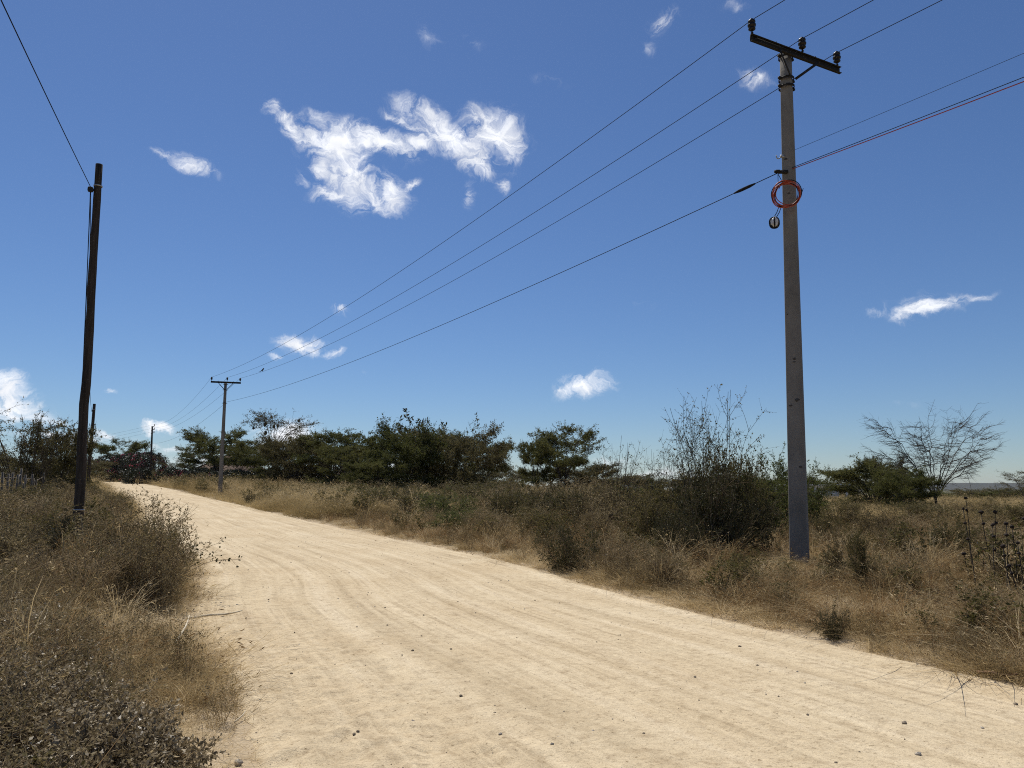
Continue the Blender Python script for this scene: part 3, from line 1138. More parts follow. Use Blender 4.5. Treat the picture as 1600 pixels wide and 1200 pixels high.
B_GREEN = [
    bush('green_a', 61, 2.6, 1.9, 18, 6, 12, 8, (.080, .030), 11, 'green_bush', 'bark', .022, 1.0, .14, (0, 0, .0), .34, .13, .4),
    bush('green_b', 62, 2.6, 2.0, 20, 6, 12, 8, (.080, .030), 11, 'green_bush', 'bark', .022, 1.1, .14, (0, 0, -.01), .34, .13, .4),
]
B_TALL = bush('tall_sparse', 71, 4.0, 1.1, 17, 8, 8, 4, (.060, .030), 3, 'weed', 'shrub_bark', .015, .85, .07, (0, 0, .05), .26, .10, ft=.3)
B_STALK = bush('stalks', 72, 2.2, .8, 26, 6, 3, 2, (.05, .02), 1, 'weed', 'shrub_bark', .007, .6, .05, (0, 0, .05), .18, .08, ft=.45)
B_LOW = [
    bush('low_a', 81, .42, .42, 16, 5, 9, 6, (.025, .014), 6, 'litter', 'dry_twig', .004, 1.3, .2, (0, 0, -.02), .42, .22, .2, .3, .15),
    bush('low_b', 82, .42, .46, 16, 5, 9, 6, (.028, .015), 6, 'litter', 'wood_twig', .004, 1.5, .2, (0, 0, -.03), .42, .22, .2, .3, .15),
    bush('low_c', 83, .36, .40, 14, 4, 9, 6, (.030, .018), 6, 'weed', 'wood_twig', .004, 1.4, .2, (0, 0, -.03), .42, .22, .2, .3, .15),
]

# ------------------------------------------------------------------ poles


def shaft_mesh(base, top, w0, d0, w1, d1, rz, mat, rings=12, ch=.16):
    """tapered chamfered shaft between two points, in local space of `base`"""
    mb = MB()
    cr, sr = math.cos(rz), math.sin(rz)
    V = []
    for k in range(rings + 1):
        t = k / rings
        c = (np.asarray(top) - np.asarray(base)) * t
        w, d = (w0 * (1 - t) + w1 * t) / 2, (d0 * (1 - t) + d1 * t) / 2
        q = min(w, d) * ch
        for x, y in ((-w + q, -d), (w - q, -d), (w, -d + q), (w, d - q), (w - q, d), (-w + q, d), (-w, d - q), (-w, -d + q)):
            V.append((c[0] + x * cr - y * sr, c[1] + x * sr + y * cr, c[2]))
    F = []
    for k in range(rings):
        for j in range(8):
            F.append((k * 8 + j, k * 8 + (j + 1) % 8, (k + 1) * 8 + (j + 1) % 8, (k + 1) * 8 + j))
    b = rings * 8
    F += [(b, b + 1, b + 2, b + 3), (b, b + 3, b + 4, b + 7), (b + 4, b + 5, b + 6, b + 7)]
    mb.add(V, F)
    return mb.mesh('shaft', mat)


INS = [(0, .0), (.030, .0), (.050, .015), (.072, .030), (.074, .050), (.050, .070), (.052, .085), (.082, .100), (.086, .135), (.060, .160),
       (.058, .175), (.078, .190), (.074, .222), (.045, .240), (.030, .245), (.034, .262), (.0, .268)]


def crossarm_set(root, c, ad, half, size=.13, brace=.62, drop=.62, pole_w=.11, mid_side=.28, axis_pt=None):
    """c: arm centre in root space; ad: unit arm direction. returns wire points (left, middle, right)"""
    c, ad = np.asarray(c, float), np.asarray(ad, float)
    nd = np.array([-ad[1], ad[0], 0])
    # channel section arm: web and two flanges
    mb = MB()
    mb.beam(c - ad * half, c + ad * half, .012, size)
    for s in (-1, 1):
        mb.beam(c - ad * (half - .002) - nd * .033 + np.array([0, 0, s * (size / 2 - .007)]), c + ad * (half - .002) - nd * .033 + np.array([0, 0, s * (size / 2 - .007)]), .056, .010)
    obj('crossarm', mb.mesh('crossarm', M['steel']), root)
    for s in (-1, 1):
        a = c + ad * s * brace - nd * .075 + np.array([0, 0, -size * .3])
        b = (c + np.array([0, 0, -drop]) if axis_pt is None else np.asarray(axis_pt)) + ad * s * pole_w - nd * .075
        obj('brace', MB().beam(a, b, .010, .055).mesh('brace', M['steel']), root)
        for q0_, q1_ in ((a + nd * .09, a - nd * .04), (c + ad * s * brace + np.array([0, 0, size / 2 - .01]), c + ad * s * brace + np.array([0, 0, size / 2 + .06]))):
            obj('bolt', MB().tube([q0_, q1_], .012, 6).mesh('bolt', M['steel']), root)
    pts = []
    for off, lift, side in ((-half + .06, 0, 0), (mid_side, .02, 0), (half - .06, 0, 0)):
        p = c + ad * off + nd * side + np.array([0, 0, size / 2 + lift])
        mb = MB().lathe(INS, p + np.array([0, 0, .10]), 14)
        ins = obj('insulator', mb.mesh('insulator', M['insul'], True), root)
        pin = MB().tube([p - np.array([0, 0, .12]), p + np.array([0, 0, .12])], .013, 6)
        pin.lathe([(0, .045), (.028, .045), (.028, .062), (0, .062)], p, 8)
        obj('pin', pin.mesh('pin', M['steel']), ins)
        pts.append(p + np.array([0, 0, .10 + .24]))
    return pts


def band(root, z, c, r, mat, h=.05, n=16, lug=None):
    mb = MB()
    mb.lathe([(r - .004, 0), (r + .008, 0), (r + .008, h), (r - .004, h)], (c[0], c[1], z), n)
    if lug is not None:
        for s in (-1, 1):
            mb.box((c[0] + lug[0] * s * (r + .03), c[1] + lug[1] * s * (r + .03), z + h / 2), (.07, .05, h * .9), math.atan2(lug[1], lug[0]))
    return obj('band', mb.mesh('band', mat), root)


P1Y, P2Y, P3Y = 15.4, 66.0, 118.0
p1b = at(1250, 890, P1Y)
p1b[2] = gz(p1b[0], P1Y) - .05
p1t = at(1227.5, 84, P1Y)
p2x = at(344, 765, P2Y)[0]
p2b = np.array([p2x, P2Y, gz(p2x, P2Y) - .05])
p2t = at(352.5, 599, P2Y)
p3x = at(236, 735, P3Y)[0]
p3b = np.array([p3x, P3Y, gz(p3x, P3Y) - .05])
p3t = at(238, 666, P3Y)

# near concrete pole
pole = thing('utility_pole', 'tall grey concrete pole standing in the right verge, nearest in view', 'utility pole', p1b, group='power line poles')
obj('shaft', shaft_mesh(p1b, p1t, .335, .27, .215, .18, R_(-31), M['concrete'], 14), pole)
loc1 = p1t - p1b
arm_d1 = nrm(at(1302, 117, P1Y + .55) - at(1163, 66, P1Y - .55))
arm_c1 = (at(1302, 117, P1Y + .55) + at(1163, 66, P1Y - .55)) / 2
half1 = np.linalg.norm(at(1302, 117, P1Y + .55) - at(1163, 66, P1Y - .55)) / 2
ad1 = nrm(np.array([arm_d1[0], arm_d1[1], arm_d1[2]]))
nd1 = np.array([-ad1[1], ad1[0], 0])
c1 = arm_c1 - p1b - nd1 * .17
W1 = [p + p1b for p in crossarm_set(pole, c1, ad1, half1, .15, .56, .60, .06, .19, loc1 * (1 - .66 / loc1[2]) - nd1 * .12)]
for zz, r in ((loc1[2] - .62, .155), (loc1[2] - .12, .148), (loc1[2] - .80, .158)):
    band(pole, zz, (loc1 * (zz / loc1[2]))[:2], r, M['steel'], .05, 12, (ad1[0], ad1[1]))
# pits and stains cast into the concrete face
gp = np.random.default_rng(9)
fn = np.array([math.sin(R_(-31)), -math.cos(R_(-31)), 0])
fs = np.array([fn[1] * -1, fn[0], 0])
for i in range(8):
    t = .08 + .80 * gp.random()
    c = loc1 * t
    w, d = .335 * (1 - t) + .215 * t, .27 * (1 - t) + .18 * t
    q = c + fn * (d / 2 - .004) + fs * gp.uniform(-.36, .36) * w
    n = 7
    th = np.arange(n) * 2 * np.pi / n
    rr = gp.uniform(.010, .030) * gp.uniform(.6, 1.3, n)
    ring = q + fn * .0065 + (np.cos(th) * rr * 1.5)[:, None] * fs + (np.sin(th) * rr)[:, None] * np.array([0, 0, 1.0])
    V = np.vstack([ring, ring - fn * .006, [q + fn * .0065]])
    F = [(j, (j + 1) % n, n * 2, -1) for j in range(n)] + [(j, n + j, n + (j + 1) % n, (j + 1) % n) for j in range(n)]
    obj('surface_pit', MB().add(V, F).mesh('surface_pit', M['stain']), pole)
# galvanised hook on the left of the shaft
hk = at(1218, 245, P1Y - .05) - p1b
mb = MB()
tt = np.linspace(-.5, math.pi * 1.05, 12)
mb.tube([hk + np.array([-.01 - .045 * math.cos(a) * 1.0 - .02, -.02, -.05 * math.sin(a)]) for a in tt], .011, 6)
mb.box(hk + np.array([.075, .0, .01]), (.12, .03, .06))
obj('hook', mb.mesh('hook', M['galv']), pole)
mb = MB()
ck = at(1216, 268, P1Y - .12) - p1b
mb.box(ck + np.array([.10, .02, .0]), (.20, .06, .06)).box(ck + np.array([-.02, 0, 0]), (.08, .09, .045)).tube([ck + np.array([-.08, 0, 0]), ck + np.array([.02, 0, 0])], .03, 8)
obj('cable_clamp', mb.mesh('cable_clamp', M['steel']), pole)

# middle pole
pole2 = thing('utility_pole', 'concrete pole with a T crossarm on the right verge, middle of the line', 'utility pole', p2b, group='power line poles')
obj('shaft', shaft_mesh(p2b, p2t, .36, .30, .22, .19, R_(20), M['concrete'], 10), pole2)
loc2 = p2t - p2b
ad2 = nrm(np.array([math.cos(R_(18)), math.sin(R_(18)), 0.0]))
W2 = [p + p2b for p in crossarm_set(pole2, loc2 + np.array([0.08, -.16, .06]), ad2, 1.22, .15, .62, .60, .13, .10)]
for zz in (loc2[2] - .6, loc2[2] - .1, loc2[2] - 1.75):
    band(pole2, zz, (loc2 * (zz / loc2[2]))[:2], .15, M['steel'], .05, 10, (ad2[0], ad2[1]))

# far pole with short stepped arms
pole3 = thing('utility_pole', 'dark slim pole with three short side arms above the far hedge', 'utility pole', p3b, group='power line poles')
loc3 = p3t - p3b
mb = MB()
mb.tube([loc3 * t for t in np.linspace(0, 1, 8)], np.linspace(.17, .12, 8), 8)
obj('shaft', mb.mesh('shaft', M['creosote'], True), pole3)
ad3 = np.array([.80, -.60, 0])
W3 = []
for k, zz in enumerate((.10, .62, 1.08)):
    c = loc3 - np.array([0, 0, zz])
    e = c + ad3 * (.75 - .02 * k) + np.array([0, 0, .12 if k != 2 else 0.05])
    obj('side_arm', MB().beam(c - ad3 * .25, e, .07, .08).mesh('side_arm', M['steel']), pole3)
    ins = obj('insulator', MB().lathe([(r * .8, z * .8) for r, z in INS], e + np.array([-.06, 0, .05]), 8).mesh('insulator', M['insul'], True), pole3)
    W3.append(p3b + e + np.array([0, 0, .25]))
mb = MB()
mb.box(loc3 * .52 + np.array([-.22, -.05, 0]), (.26, .2, .42))
obj('junction_box', mb.mesh('junction_box', M['steel']), pole3)

# wooden telephone poles on the left verge
L1Y, L2Y = 16.0, 57.0
l1b = at(121, 830, L1Y)
l1b[2] = gz(l1b[0], L1Y) - .05
l1b[0] = at(118.5, 878, L1Y)[0]
l1t = at(155, 257, L1Y)
l2b = at(136, 775, L2Y)
l2b[2] = gz(l2b[0], L2Y) - .05
l2t = at(147.5, 631, L2Y)


def wood_pole(label, b, t, r0, r1, brk_px, seed, brk_dy=-.14):
    g = np.random.default_rng(seed)
    root = thing('telephone_pole', label, 'telephone pole', b, group='wooden telephone poles')
    loc = t - b
    k = 22
    tt = np.linspace(0, 1, k)
    P = loc[None] * tt[:, None] + np.c_[np.cumsum(g.normal(0, .006, k)), np.cumsum(g.normal(0, .006, k)), np.zeros(k)] * (1 - tt)[:, None] * 2
    mb = MB()
    rr = (r0 * (1 - tt) + r1 * tt) * (1 + g.normal(0, .025, k))
    mb.tube(P, rr, 14)
    obj('shaft', mb.mesh('shaft', M['creosote'], True), root)
    bk = brk_px - b
    f = bk[2] / loc[2]
    c = loc * f
    band(root, c[2] + .10, c[:2], r1 * 1.06 + .003, M['galv'], .03, 14)
    mb = MB()
    mb.tube([c + np.array([-r1 * .6, -.02, 0]), bk + np.array([0.03, 0, 0])], .016, 6)
    mb.lathe([(0, -.055), (.05, -.05), (.062, -.01), (.035, .0), (.062, .012), (.052, .05), (0, .058)], bk, 10)
    obj('bracket', mb.mesh('bracket', M['steel']), root)
    return root


br1 = at(141.5, 296, L1Y - .1)
br2 = at(144.2, 642, L2Y - .1)
tp1 = wood_pole('tall dark wooden pole leaning slightly right in the left scrub', l1b, l1t, .100, .074, br1, 3)
tp2 = wood_pole('thin dark wooden pole just behind the tall wooden pole on the left', l2b, l2t, .125, .10, br2, 4)
zz = 1.05
band(tp1, zz, ((l1t - l1b) * (zz / (l1t - l1b)[2]))[:2], .101, M['galv'], .03, 14)
dw = [br1 - l1b + np.array([0, 0, -.04]), at(136.5, 420, L1Y - .05) - l1b, at(130.5, 560, L1Y - .02) - l1b, at(124.5, 700, L1Y) - l1b, at(121, 790, L1Y) - l1b]
obj('down_wire', MB().tube(dw, .009, 6).mesh('down_wire', M['wire'], True), tp1)

# ------------------------------------------------------------------ wires


def cat(a, b, sag, n=30):
    t = np.linspace(0, 1, n)[:, None]
    P = a * (1 - t) + b * t
    P[:, 2] -= (4 * sag * t * (1 - t))[:, 0]
    return P


def wire(name, label, spans, r, mat, group, n=34):
    P = []
    for i, (a, b, s) in enumerate(spans):
        q = cat(np.asarray(a, float), np.asarray(b, float), s, n)
        P.append(q if i == 0 else q[1:])
    P = np.vstack(P)
    o = obj(name, MB().tube(P, r, 6).mesh(name, mat, True))
    return tag(o, label, 'overhead wire', group)


back = nrm(np.array([p1b[0] - p2b[0], p1b[1] - p2b[1], 0]))
FARB = back * 60.0
lab = ('highest overhead wire, over the left end of the near crossarm', 'second overhead wire, over the insulator next to the near pole top', 'third overhead wire, over the right end of the near crossarm')
for i in range(3):
    far3 = W3[i]
    beyond = far3 + np.array([-52, 40, -1.2])
    wire('power_wire', lab[i], [(W1[i] + FARB, W1[i], .75), (W1[i], W2[i], .95), (W2[i], far3, 1.1), (far3, beyond, 1.0)], .0075, M['wire'], 'conductors of the power line')
# communication cable lower down
ca1 = at(1214, 271, P1Y - .12)
ca2 = at(354, 628, P2Y - .15)
ca3 = p3t - np.array([0, 0, 2.6])
wire('communication_cable', 'lowest black cable sagging from the orange coil to the middle pole', [(ca1, ca2, .62), (ca2, ca3, 1.0)], .0085, M['cable_black'], 'communication cables')
cs = at(1225, 270, P1Y - .16)
q0 = at(1238, 264, P1Y - .16)
wire('communication_cable', 'reddish cable leaving the near pole to the upper right, with its black twin', [(q0, q0 + back * 55 + np.array([0, 0, .9]), .9)], .0085, M['cable_red'], 'communication cables')
wire('communication_cable', 'black cable running right from the near pole, just above the reddish cable', [(q0 + np.array([0, 0, .03]), q0 + back * 55 + np.array([0, 0, 1.45]), .9)], .0065, M['cable_black'], 'communication cables')
q1 = at(1240, 235, P1Y - .1)
wire('communication_cable', 'thin pale cable meeting the near pole from the right above the coil', [(q1, q1 + back * 55 + np.array([0, 0, .2]), .45)], .0036, M['wire'], 'communication cables')
d0 = np.array([2.7, -7.07, 0]) / math.hypot(2.7, 7.07)
wire('telephone_wire', 'single wire over the tall wooden pole rising out of the top left corner', [(br1 + d0 * 48 + np.array([0, 0, .4]), br1 + np.array([0, 0, .05]), .75), (br1 + np.array([0, 0, .05]), br2 + np.array([0, 0, .05]), 1.3)], .0085, M['wire'], None)
# sleeve on the communication cable
dq = nrm(ca2 - ca1)
s0 = ca1 + (ca2 - ca1) * .0064 * 1.0
cc = cat(ca1, ca2, .62, 400)
sl = MB().tube(cc[4:9], [.018, .034, .036, .034, .016], 8)
tag(obj('cable_sleeve', sl.mesh('cable_sleeve', M['cable_black'], True)), 'short thick black sleeve on the cable just left of the near pole', 'cable sleeve')

# coil of spare cable and wrapped joint hung on the pole
cc0 = at(1229, 305, P1Y - .30)
coil = thing('cable_coil', 'round coil of orange and black spare cable hung on the concrete pole', 'cable coil', cc0)
vd = nrm(np.array([-cc0[0], -cc0[1], 0]))
sd = np.array([-vd[1], vd[0], 0])
gc = np.random.default_rng(12)
for k in range(8):
    r = .255 + gc.uniform(-.035, .03)
    o_ = gc.normal(0, .016, 3)
    a = np.linspace(0, 2 * math.pi, 40)
    wv = .012 * np.sin(a * 2 + gc.uniform(0, 6))
    P = o_ + (np.cos(a) * (r + wv))[:, None] * sd + (np.sin(a) * (r + wv) * 1.05)[:, None] * np.array([0, 0, 1.0]) + (.02 * np.sin(a * 3 + k) + .012 * k)[:, None] * vd
    obj('loop', MB().tube(P, .0095 if k % 3 else .0085, 6).mesh('loop', M['cable_red'] if k % 4 != 1 else M['cable_black'], True), coil)
P = [np.array([0, 0, 0]) + sd * -.05 * t + np.array([0, 0, .27 + .0]) for t in (0,)]
tl = MB().tube([sd * .26 + np.array([0, 0, -.03]), sd * .30 + np.array([0, 0, .03]), sd * .325 + np.array([0, 0, .10])], .007, 5)
obj('loose_end', tl.mesh('loose_end', M['cable_black']), coil)
for xs_ in (-.18, -.10):
    tie = MB().tube([ca1 - cc0 + np.array([.02, 0, -.01]), sd * (xs_ + .03) + np.array([0, 0, .30]), sd * (xs_ - .04) + np.array([0, 0, .16])], .007, 5)
    obj('tie', tie.mesh('tie', M['cable_black']), coil)

jp = at(1210, 348, P1Y - .22)
jt = thing('cable_joint', 'plastic wrapped cable joint dangling under the coil on the near pole', 'cable joint', jp)
g = np.random.default_rng(3)
th = np.linspace(0, np.pi, 9)
mb = MB()
V = []
for i, t in enumerate(th):
    for j in range(12):
        a = j * 2 * np.pi / 12
        r = .105 * (1 + g.normal(0, .09))
        V.append((r * math.sin(t) * math.cos(a) * .92, r * math.sin(t) * math.sin(a) * .85, r * math.cos(t) * 1.05))
F = [(i * 12 + j, (i + 1) * 12 + j, (i + 1) * 12 + (j + 1) % 12, i * 12 + (j + 1) % 12) for i in range(8) for j in range(12)]
obj('wrapping', mb.add(V, F).mesh('wrapping', M['plastic']), jt)
mb = MB()
for a in (0.2, 1.3, 2.3):
    q = np.linspace(0, 2 * np.pi, 20)
    mb.tube(np.c_[np.cos(q) * .108 * math.cos(a), np.cos(q) * .10 * math.sin(a), np.sin(q) * .113], .016, 5)
obj('tape', mb.mesh('tape', M['cable_black']), jt)
mb = MB()
for s in (-.02, .03):
    mb.tube([np.array([s, 0, .09]), np.array([.08 + s, 0, .22]), np.array([.13 + s, -.02, .36])], .008, 5)
obj('lead', mb.mesh('lead', M['cable_black']), jt)

# bird on the third wire
bp = cat(W1[2], W2[2], .95, 600)
jj = min(range(600), key=lambda i: abs((CX + F_PX * bp[i][0] / (bp[i][1] * CP + (bp[i][2] - EYE) * SP)) - 410))
b0 = bp[jj]
bird = thing('bird', 'tiny dark bird perched on the wire near the middle pole', 'bird', b0)
mb = MB()
mb.tube([np.array([-.16, 0, .02]), np.array([-.08, 0, .07]), np.array([0, 0, .12]), np.array([.05, 0, .20]), np.array([.07, 0, .25]), np.array([.11, 0, .27])], [.012, .035, .062, .052, .036, .022], 8)
mb.tube([np.array([.10, 0, .272]), np.array([.15, 0, .268])], [.012, .002], 5)
mb.box((-.20, 0, .0), (.16, .05, .012), 0)
mb.tube([np.array([0, .02, .07]), np.array([.0, .02, .0])], .005, 4)
mb.tube([np.array([0, -.02, .07]), np.array([.0, -.02, .0])], .005, 4)
obj('body', mb.mesh('body', M['bird'], True), bird)

# ------------------------------------------------------------------ houses, hedges, fence


def house(label, cx, cy, w, d, zb, ze, zr, rz, wallm, roofm, ridge=.45, nwin=3):
    root = thing('house', label, 'house', (cx, cy, zb), rz)
    h = ze - zb
    mb = MB()
    t = .2
    mb.box((0, -d / 2 + t / 2, h / 2), (w, t, h)).box((0, d / 2 - t / 2, h / 2), (w, t, h))
    mb.box((-w / 2 + t / 2, 0, h / 2), (t, d - 2 * t, h)).box((w / 2 - t / 2, 0, h / 2), (t, d - 2 * t, h))
    obj('wall', mb.mesh('wall', wallm), root)
    o = .6
    a, b = w / 2 + o, d / 2 + o
    q = w / 2 * ridge
    z0, z1 = h - .02, zr - zb
    V = [(-a, -b, z0), (a, -b, z0), (a, b, z0), (-a, b, z0), (-q, 0, z1), (q, 0, z1), (-a, -b, z0 - .14), (a, -b, z0 - .14), (a, b, z0 - .14), (-a, b, z0 - .14)]
    F = [(0, 1, 5, 4), (2, 3, 4, 5), (1, 2, 5, -1), (3, 0, 4, -1), (0, 6, 7, 1), (1, 7, 8, 2), (2, 8, 9, 3), (3, 9, 6, 0), (6, 9, 8, 7)]
    rf = obj('roof', MB().add(V, F).mesh('roof', roofm), root)
    mb = MB()
    for s in (-1, 1):
        for sy in (-1, 1):
            mb.beam((s * a, sy * b, z0 + .03), (s * q, 0, z1 + .03), .18, .08)
    mb.beam((-q, 0, z1 + .04), (q, 0, z1 + .04), .2, .1)
    obj('ridge_cap', mb.mesh('ridge_cap', roofm), rf)
    for i in range(nwin):
        x = -w / 2 + w * (i + 1) / (nwin + 1)
        if i == nwin // 2:
            obj('door', MB().box((x, -d / 2 - .02, min(1.0, h * .45)), (.95, .06, min(2.0, h * .9))).mesh('door', M['greywood']), root)
            continue
        wn = MB()
        ww, hh, zc = 1.2, min(1.1, h * .5), h * .58
        for sx in (-1, 1):
            wn.box((x + sx * ww / 2, -d / 2 - .02, zc), (.08, .08, hh + .08))
        for sz in (-1, 1):
            wn.box((x, -d / 2 - .02, zc + sz * hh / 2), (ww - .08, .08, .08))
        f = obj('window', wn.mesh('window', M['greywood']), root)
        obj('pane', MB().box((x, -d / 2 - .006, zc), (ww - .08, .02, hh - .08)).mesh('pane', M['glass']), f)
    return root


HY = 128.0
hx = at(362, 740, HY)[0]
house('brown hip-roofed house half hidden behind the flat-topped acacia', hx, HY, 13, 9, gz(hx, HY) - .1, at(362, 744, HY)[2], at(352, 711, HY)[2], R_(8), M['wall'], M['roof'], .12)
HY2 = 112.0
hx2 = at(552, 745, HY2)[0]
house('low brown roof showing through acacia trunks left of the big green acacia', hx2, HY2, 9, 7, gz(hx2, HY2) - .1, at(540, 751, HY2)[2], at(540, 733, HY2)[2], R_(-5), M['wall'], M['roof'], .5)
HY3 = 86.0
hx3 = at(1262, 770, HY3)[0]
sh = thing('shed', 'low open-fronted white shed behind bushes right of the near pole', 'shed', (hx3, HY3, gz(hx3, HY3) - .1), R_(-14))
zr = at(1262, 757, HY3)[2] - gz(hx3, HY3)
obj('roof', MB().box((.4, 0, zr + .06), (7.4, 4.0, .12), 0).box((.4, -2.06, zr - .02), (7.4, .06, .26)).mesh('roof', M['wall_white']), sh)
obj('wall', MB().box((0, 1.85, zr / 2), (7.0, .15, zr)).box((-3.3, 0, zr / 2), (.15, 3.5, zr)).box((-2.3, -1.75, zr / 2), (2.0, .14, zr - .02)).mesh('wall', M['wall_white']), sh)
for xx in (.5, 2.4, 3.7):
    obj('post', MB().box((xx, -1.75, zr / 2), (.28, .28, zr - .01)).mesh('post', M['wall_white']), sh)


def hedge(name, label, A, B, h, dep, n, flowers, seed, leaf=.16, cat_='hedge', base=None):
    g = np.random.default_rng(seed)
    A, B = np.asarray(A, float), np.asarray(B, float)
    L = np.linalg.norm(B - A)
    ax = (B - A) / L
    nx = np.array([-ax[1], ax[0]])
    mid = (A + B) / 2
    root = thing(name, label, cat_, (mid[0], mid[1], gz(*mid) if base is None else base))
    t = g.uniform(0, 1, n)
    # uneven clump outline
    top = h * (.72 + .42 * (fbm(t * L * .55, np.full(n, seed * 1.3), 3, seed) - .25))
    zz = top * g.uniform(0, 1, n) ** .75
    dd = dep * (.5 + .7 * fbm(t * L * .8, zz * 1.1, 2, seed + 3)) * g.choice([-1, 1], n, p=[.65, .35]) * g.uniform(.55, 1, n) ** .5 * np.sqrt(np.clip(1.05 - (zz / (top + .05)) ** 3, 0.02, 1)) * .6
    xy = A[None] + ax[None] * (t * L)[:, None] + nx[None] * -dd[:, None]
    gzv = ground_z(xy[:, 0], xy[:, 1])
    P = np.c_[xy, gzv + zz] - np.array(root.location)
    d = nrm(rand_dir(g, n) + np.array([0, 0, .2]))
    s = nrm(np.cross(d, rand_dir(g, n)))
    V, F = leaf_mesh(P, d, s, leaf * g.uniform(.6, 1.5, n), leaf * .55 * g.uniform(.6, 1.4, n), .12)
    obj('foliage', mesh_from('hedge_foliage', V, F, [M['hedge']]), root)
    # stems and inner wood
    m = max(10, int(L * 5))
    tx = g.uniform(0, 1, m)
    xy = A[None] + ax[None] * (tx * L)[:, None] + nx[None] * g.normal(0, dep * .12, m)[:, None]
    S = np.c_[xy, ground_z(xy[:, 0], xy[:, 1]) - .05] - np.array(root.location)
    Pm = grow(g, S, np.c_[g.normal(0, .3, (m, 2)), np.ones(m)], h * g.uniform(.6, .95, m), 5, .2)
    p, dr, ix, tt_ = spawn(g, Pm, 4, .3)
    P2 = grow(g, p, fork(g, dr, .4, 1.1), np.full(len(p), h * .4), 3, .2)
    sg = [chain_segs(Pm, np.full(m, .035), np.full(m, .012)), chain_segs(P2, np.full(len(p), .012), np.full(len(p), .005))]
    V, F = seg_mesh(*[np.concatenate(q) for q in zip(*sg)])
    obj('stems', mesh_from('hedge_stems', V, F, [M['bark']]), root)
    if flowers:
        k = g.integers(0, n, flowers)
        clump = fbm(t[k] * L * .5, zz[k] * .8, 2, seed + 9) > .52
        k = k[clump]
        d = nrm(rand_dir(g, len(k)) + np.array([0, 0, .4]))
        s = nrm(np.cross(d, rand_dir(g, len(k))))
        V, F = leaf_mesh(P[k] * np.array([1, 1, 1.01]) + nrm(P[k]) * .05, d, s, leaf * .9 * g.uniform(.6, 1.4, len(k)), leaf * .7 * g.uniform(.6, 1.4, len(k)), .2)
        tag(obj('flowers', mesh_from('hedge_flowers', V, F, [M['flower']]), root), kind='stuff')
    return root


def gpt(px, Y):
    return np.array([gx(px, Y), Y])


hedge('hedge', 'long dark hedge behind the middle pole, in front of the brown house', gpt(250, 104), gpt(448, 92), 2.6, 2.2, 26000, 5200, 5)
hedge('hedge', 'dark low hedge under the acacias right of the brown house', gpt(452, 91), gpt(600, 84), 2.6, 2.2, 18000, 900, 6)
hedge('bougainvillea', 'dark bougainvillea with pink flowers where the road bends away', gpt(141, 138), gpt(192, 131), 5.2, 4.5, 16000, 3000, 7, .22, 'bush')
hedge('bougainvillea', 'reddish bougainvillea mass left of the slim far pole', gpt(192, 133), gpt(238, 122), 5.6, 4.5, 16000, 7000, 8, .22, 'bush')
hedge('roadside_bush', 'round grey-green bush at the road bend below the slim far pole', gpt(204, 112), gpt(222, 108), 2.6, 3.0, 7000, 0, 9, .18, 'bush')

# grey picket fence on the left
FA, FB = at(-30, 765, 27.0)[:2], at(66, 760, 35.0)[:2]
fence = thing('picket_fence', 'weathered grey wooden post fence in the scrub at the left edge', 'fence', (FA[0], FA[1], gz(*FA)))
gf = np.random.default_rng(6)
nP = 15
tops = []
for i in range(nP):
    t = i / (nP - 1)
    q = FA * (1 - t) + FB * t + gf.normal(0, .03, 2)
    z0 = gz(*q) - fence.location[2]
    hgt = gf.uniform(1.55, 1.95) * (1 + .05 * math.sin(i))
    lean = gf.normal(0, .06, 2)
    loc = np.array([q[0] - FA[0], q[1] - FA[1], z0 - .05])
    P = [loc, loc + np.array([lean[0] * .5, lean[1] * .5, hgt * .5]) + gf.normal(0, .012, 3), loc + np.array([lean[0], lean[1], hgt])]
    obj('post', MB().tube(P, [.052, .048, .042], 7).mesh('post', M['greywood'], True), fence)
    tops.append(P)
for f in (.35, .62, .9):
    obj('strand', MB().tube([p[0] * (1 - f) + p[2] * f + np.array([.03, -.06, 0]) for p in tops], .006 if f < .8 else .02, 5).mesh('strand', M['wire'] if f < .8 else M['greywood']), fence)

MARKS = ((20, 'the left-edge thorn tree'), (84, 'the dense left acacia'), (182, 'the small layered acacia'), (430, 'the airy nest tree'), (520, 'the second brown roof'), (590, 'the low green acacia'), (632, 'the big green acacia'), (712, 'the big brown-green acacia'),
         (770, 'the skyline gap'), (838, 'the smaller twin acacia'), (890, 'the wide flat-topped acacia'), (968, 'the thin dry stalks'), (1030, 'the stalk tuft'), (1118, 'the tall sparse shrub'),
         (1206, 'the near concrete pole'), (1300, 'the white shed'), (1385, 'the field bushes'), (1466, 'the leafless tree'), (1604, 'the right-edge thorn tree'))
USED = {}


def spot(what, px, Y, near, far):
    row = 'near' if Y < near else ('far' if Y > far else 'middle')
    mk = min(MARKS, key=lambda m: abs(m[0] - px))
    sd = 'right of' if px > mk[0] + 14 else ('left of' if px < mk[0] - 14 else 'below')
    lb = '%s %s, %s row, %s %s' % (what, 'in the thicket', row, sd, mk[1])
    USED[lb] = USED.get(lb, 0) + 1
    return lb if USED[lb] == 1 else lb.replace(' row,', ' row again,')


NTH = ('leftmost', 'second from left', 'third from left', 'fourth from left', 'fifth from left', 'sixth from left', 'seventh from left', 'eighth from left', 'ninth from left', 'tenth from left', 'eleventh from left', 'third from right', 'second from right', 'rightmost')

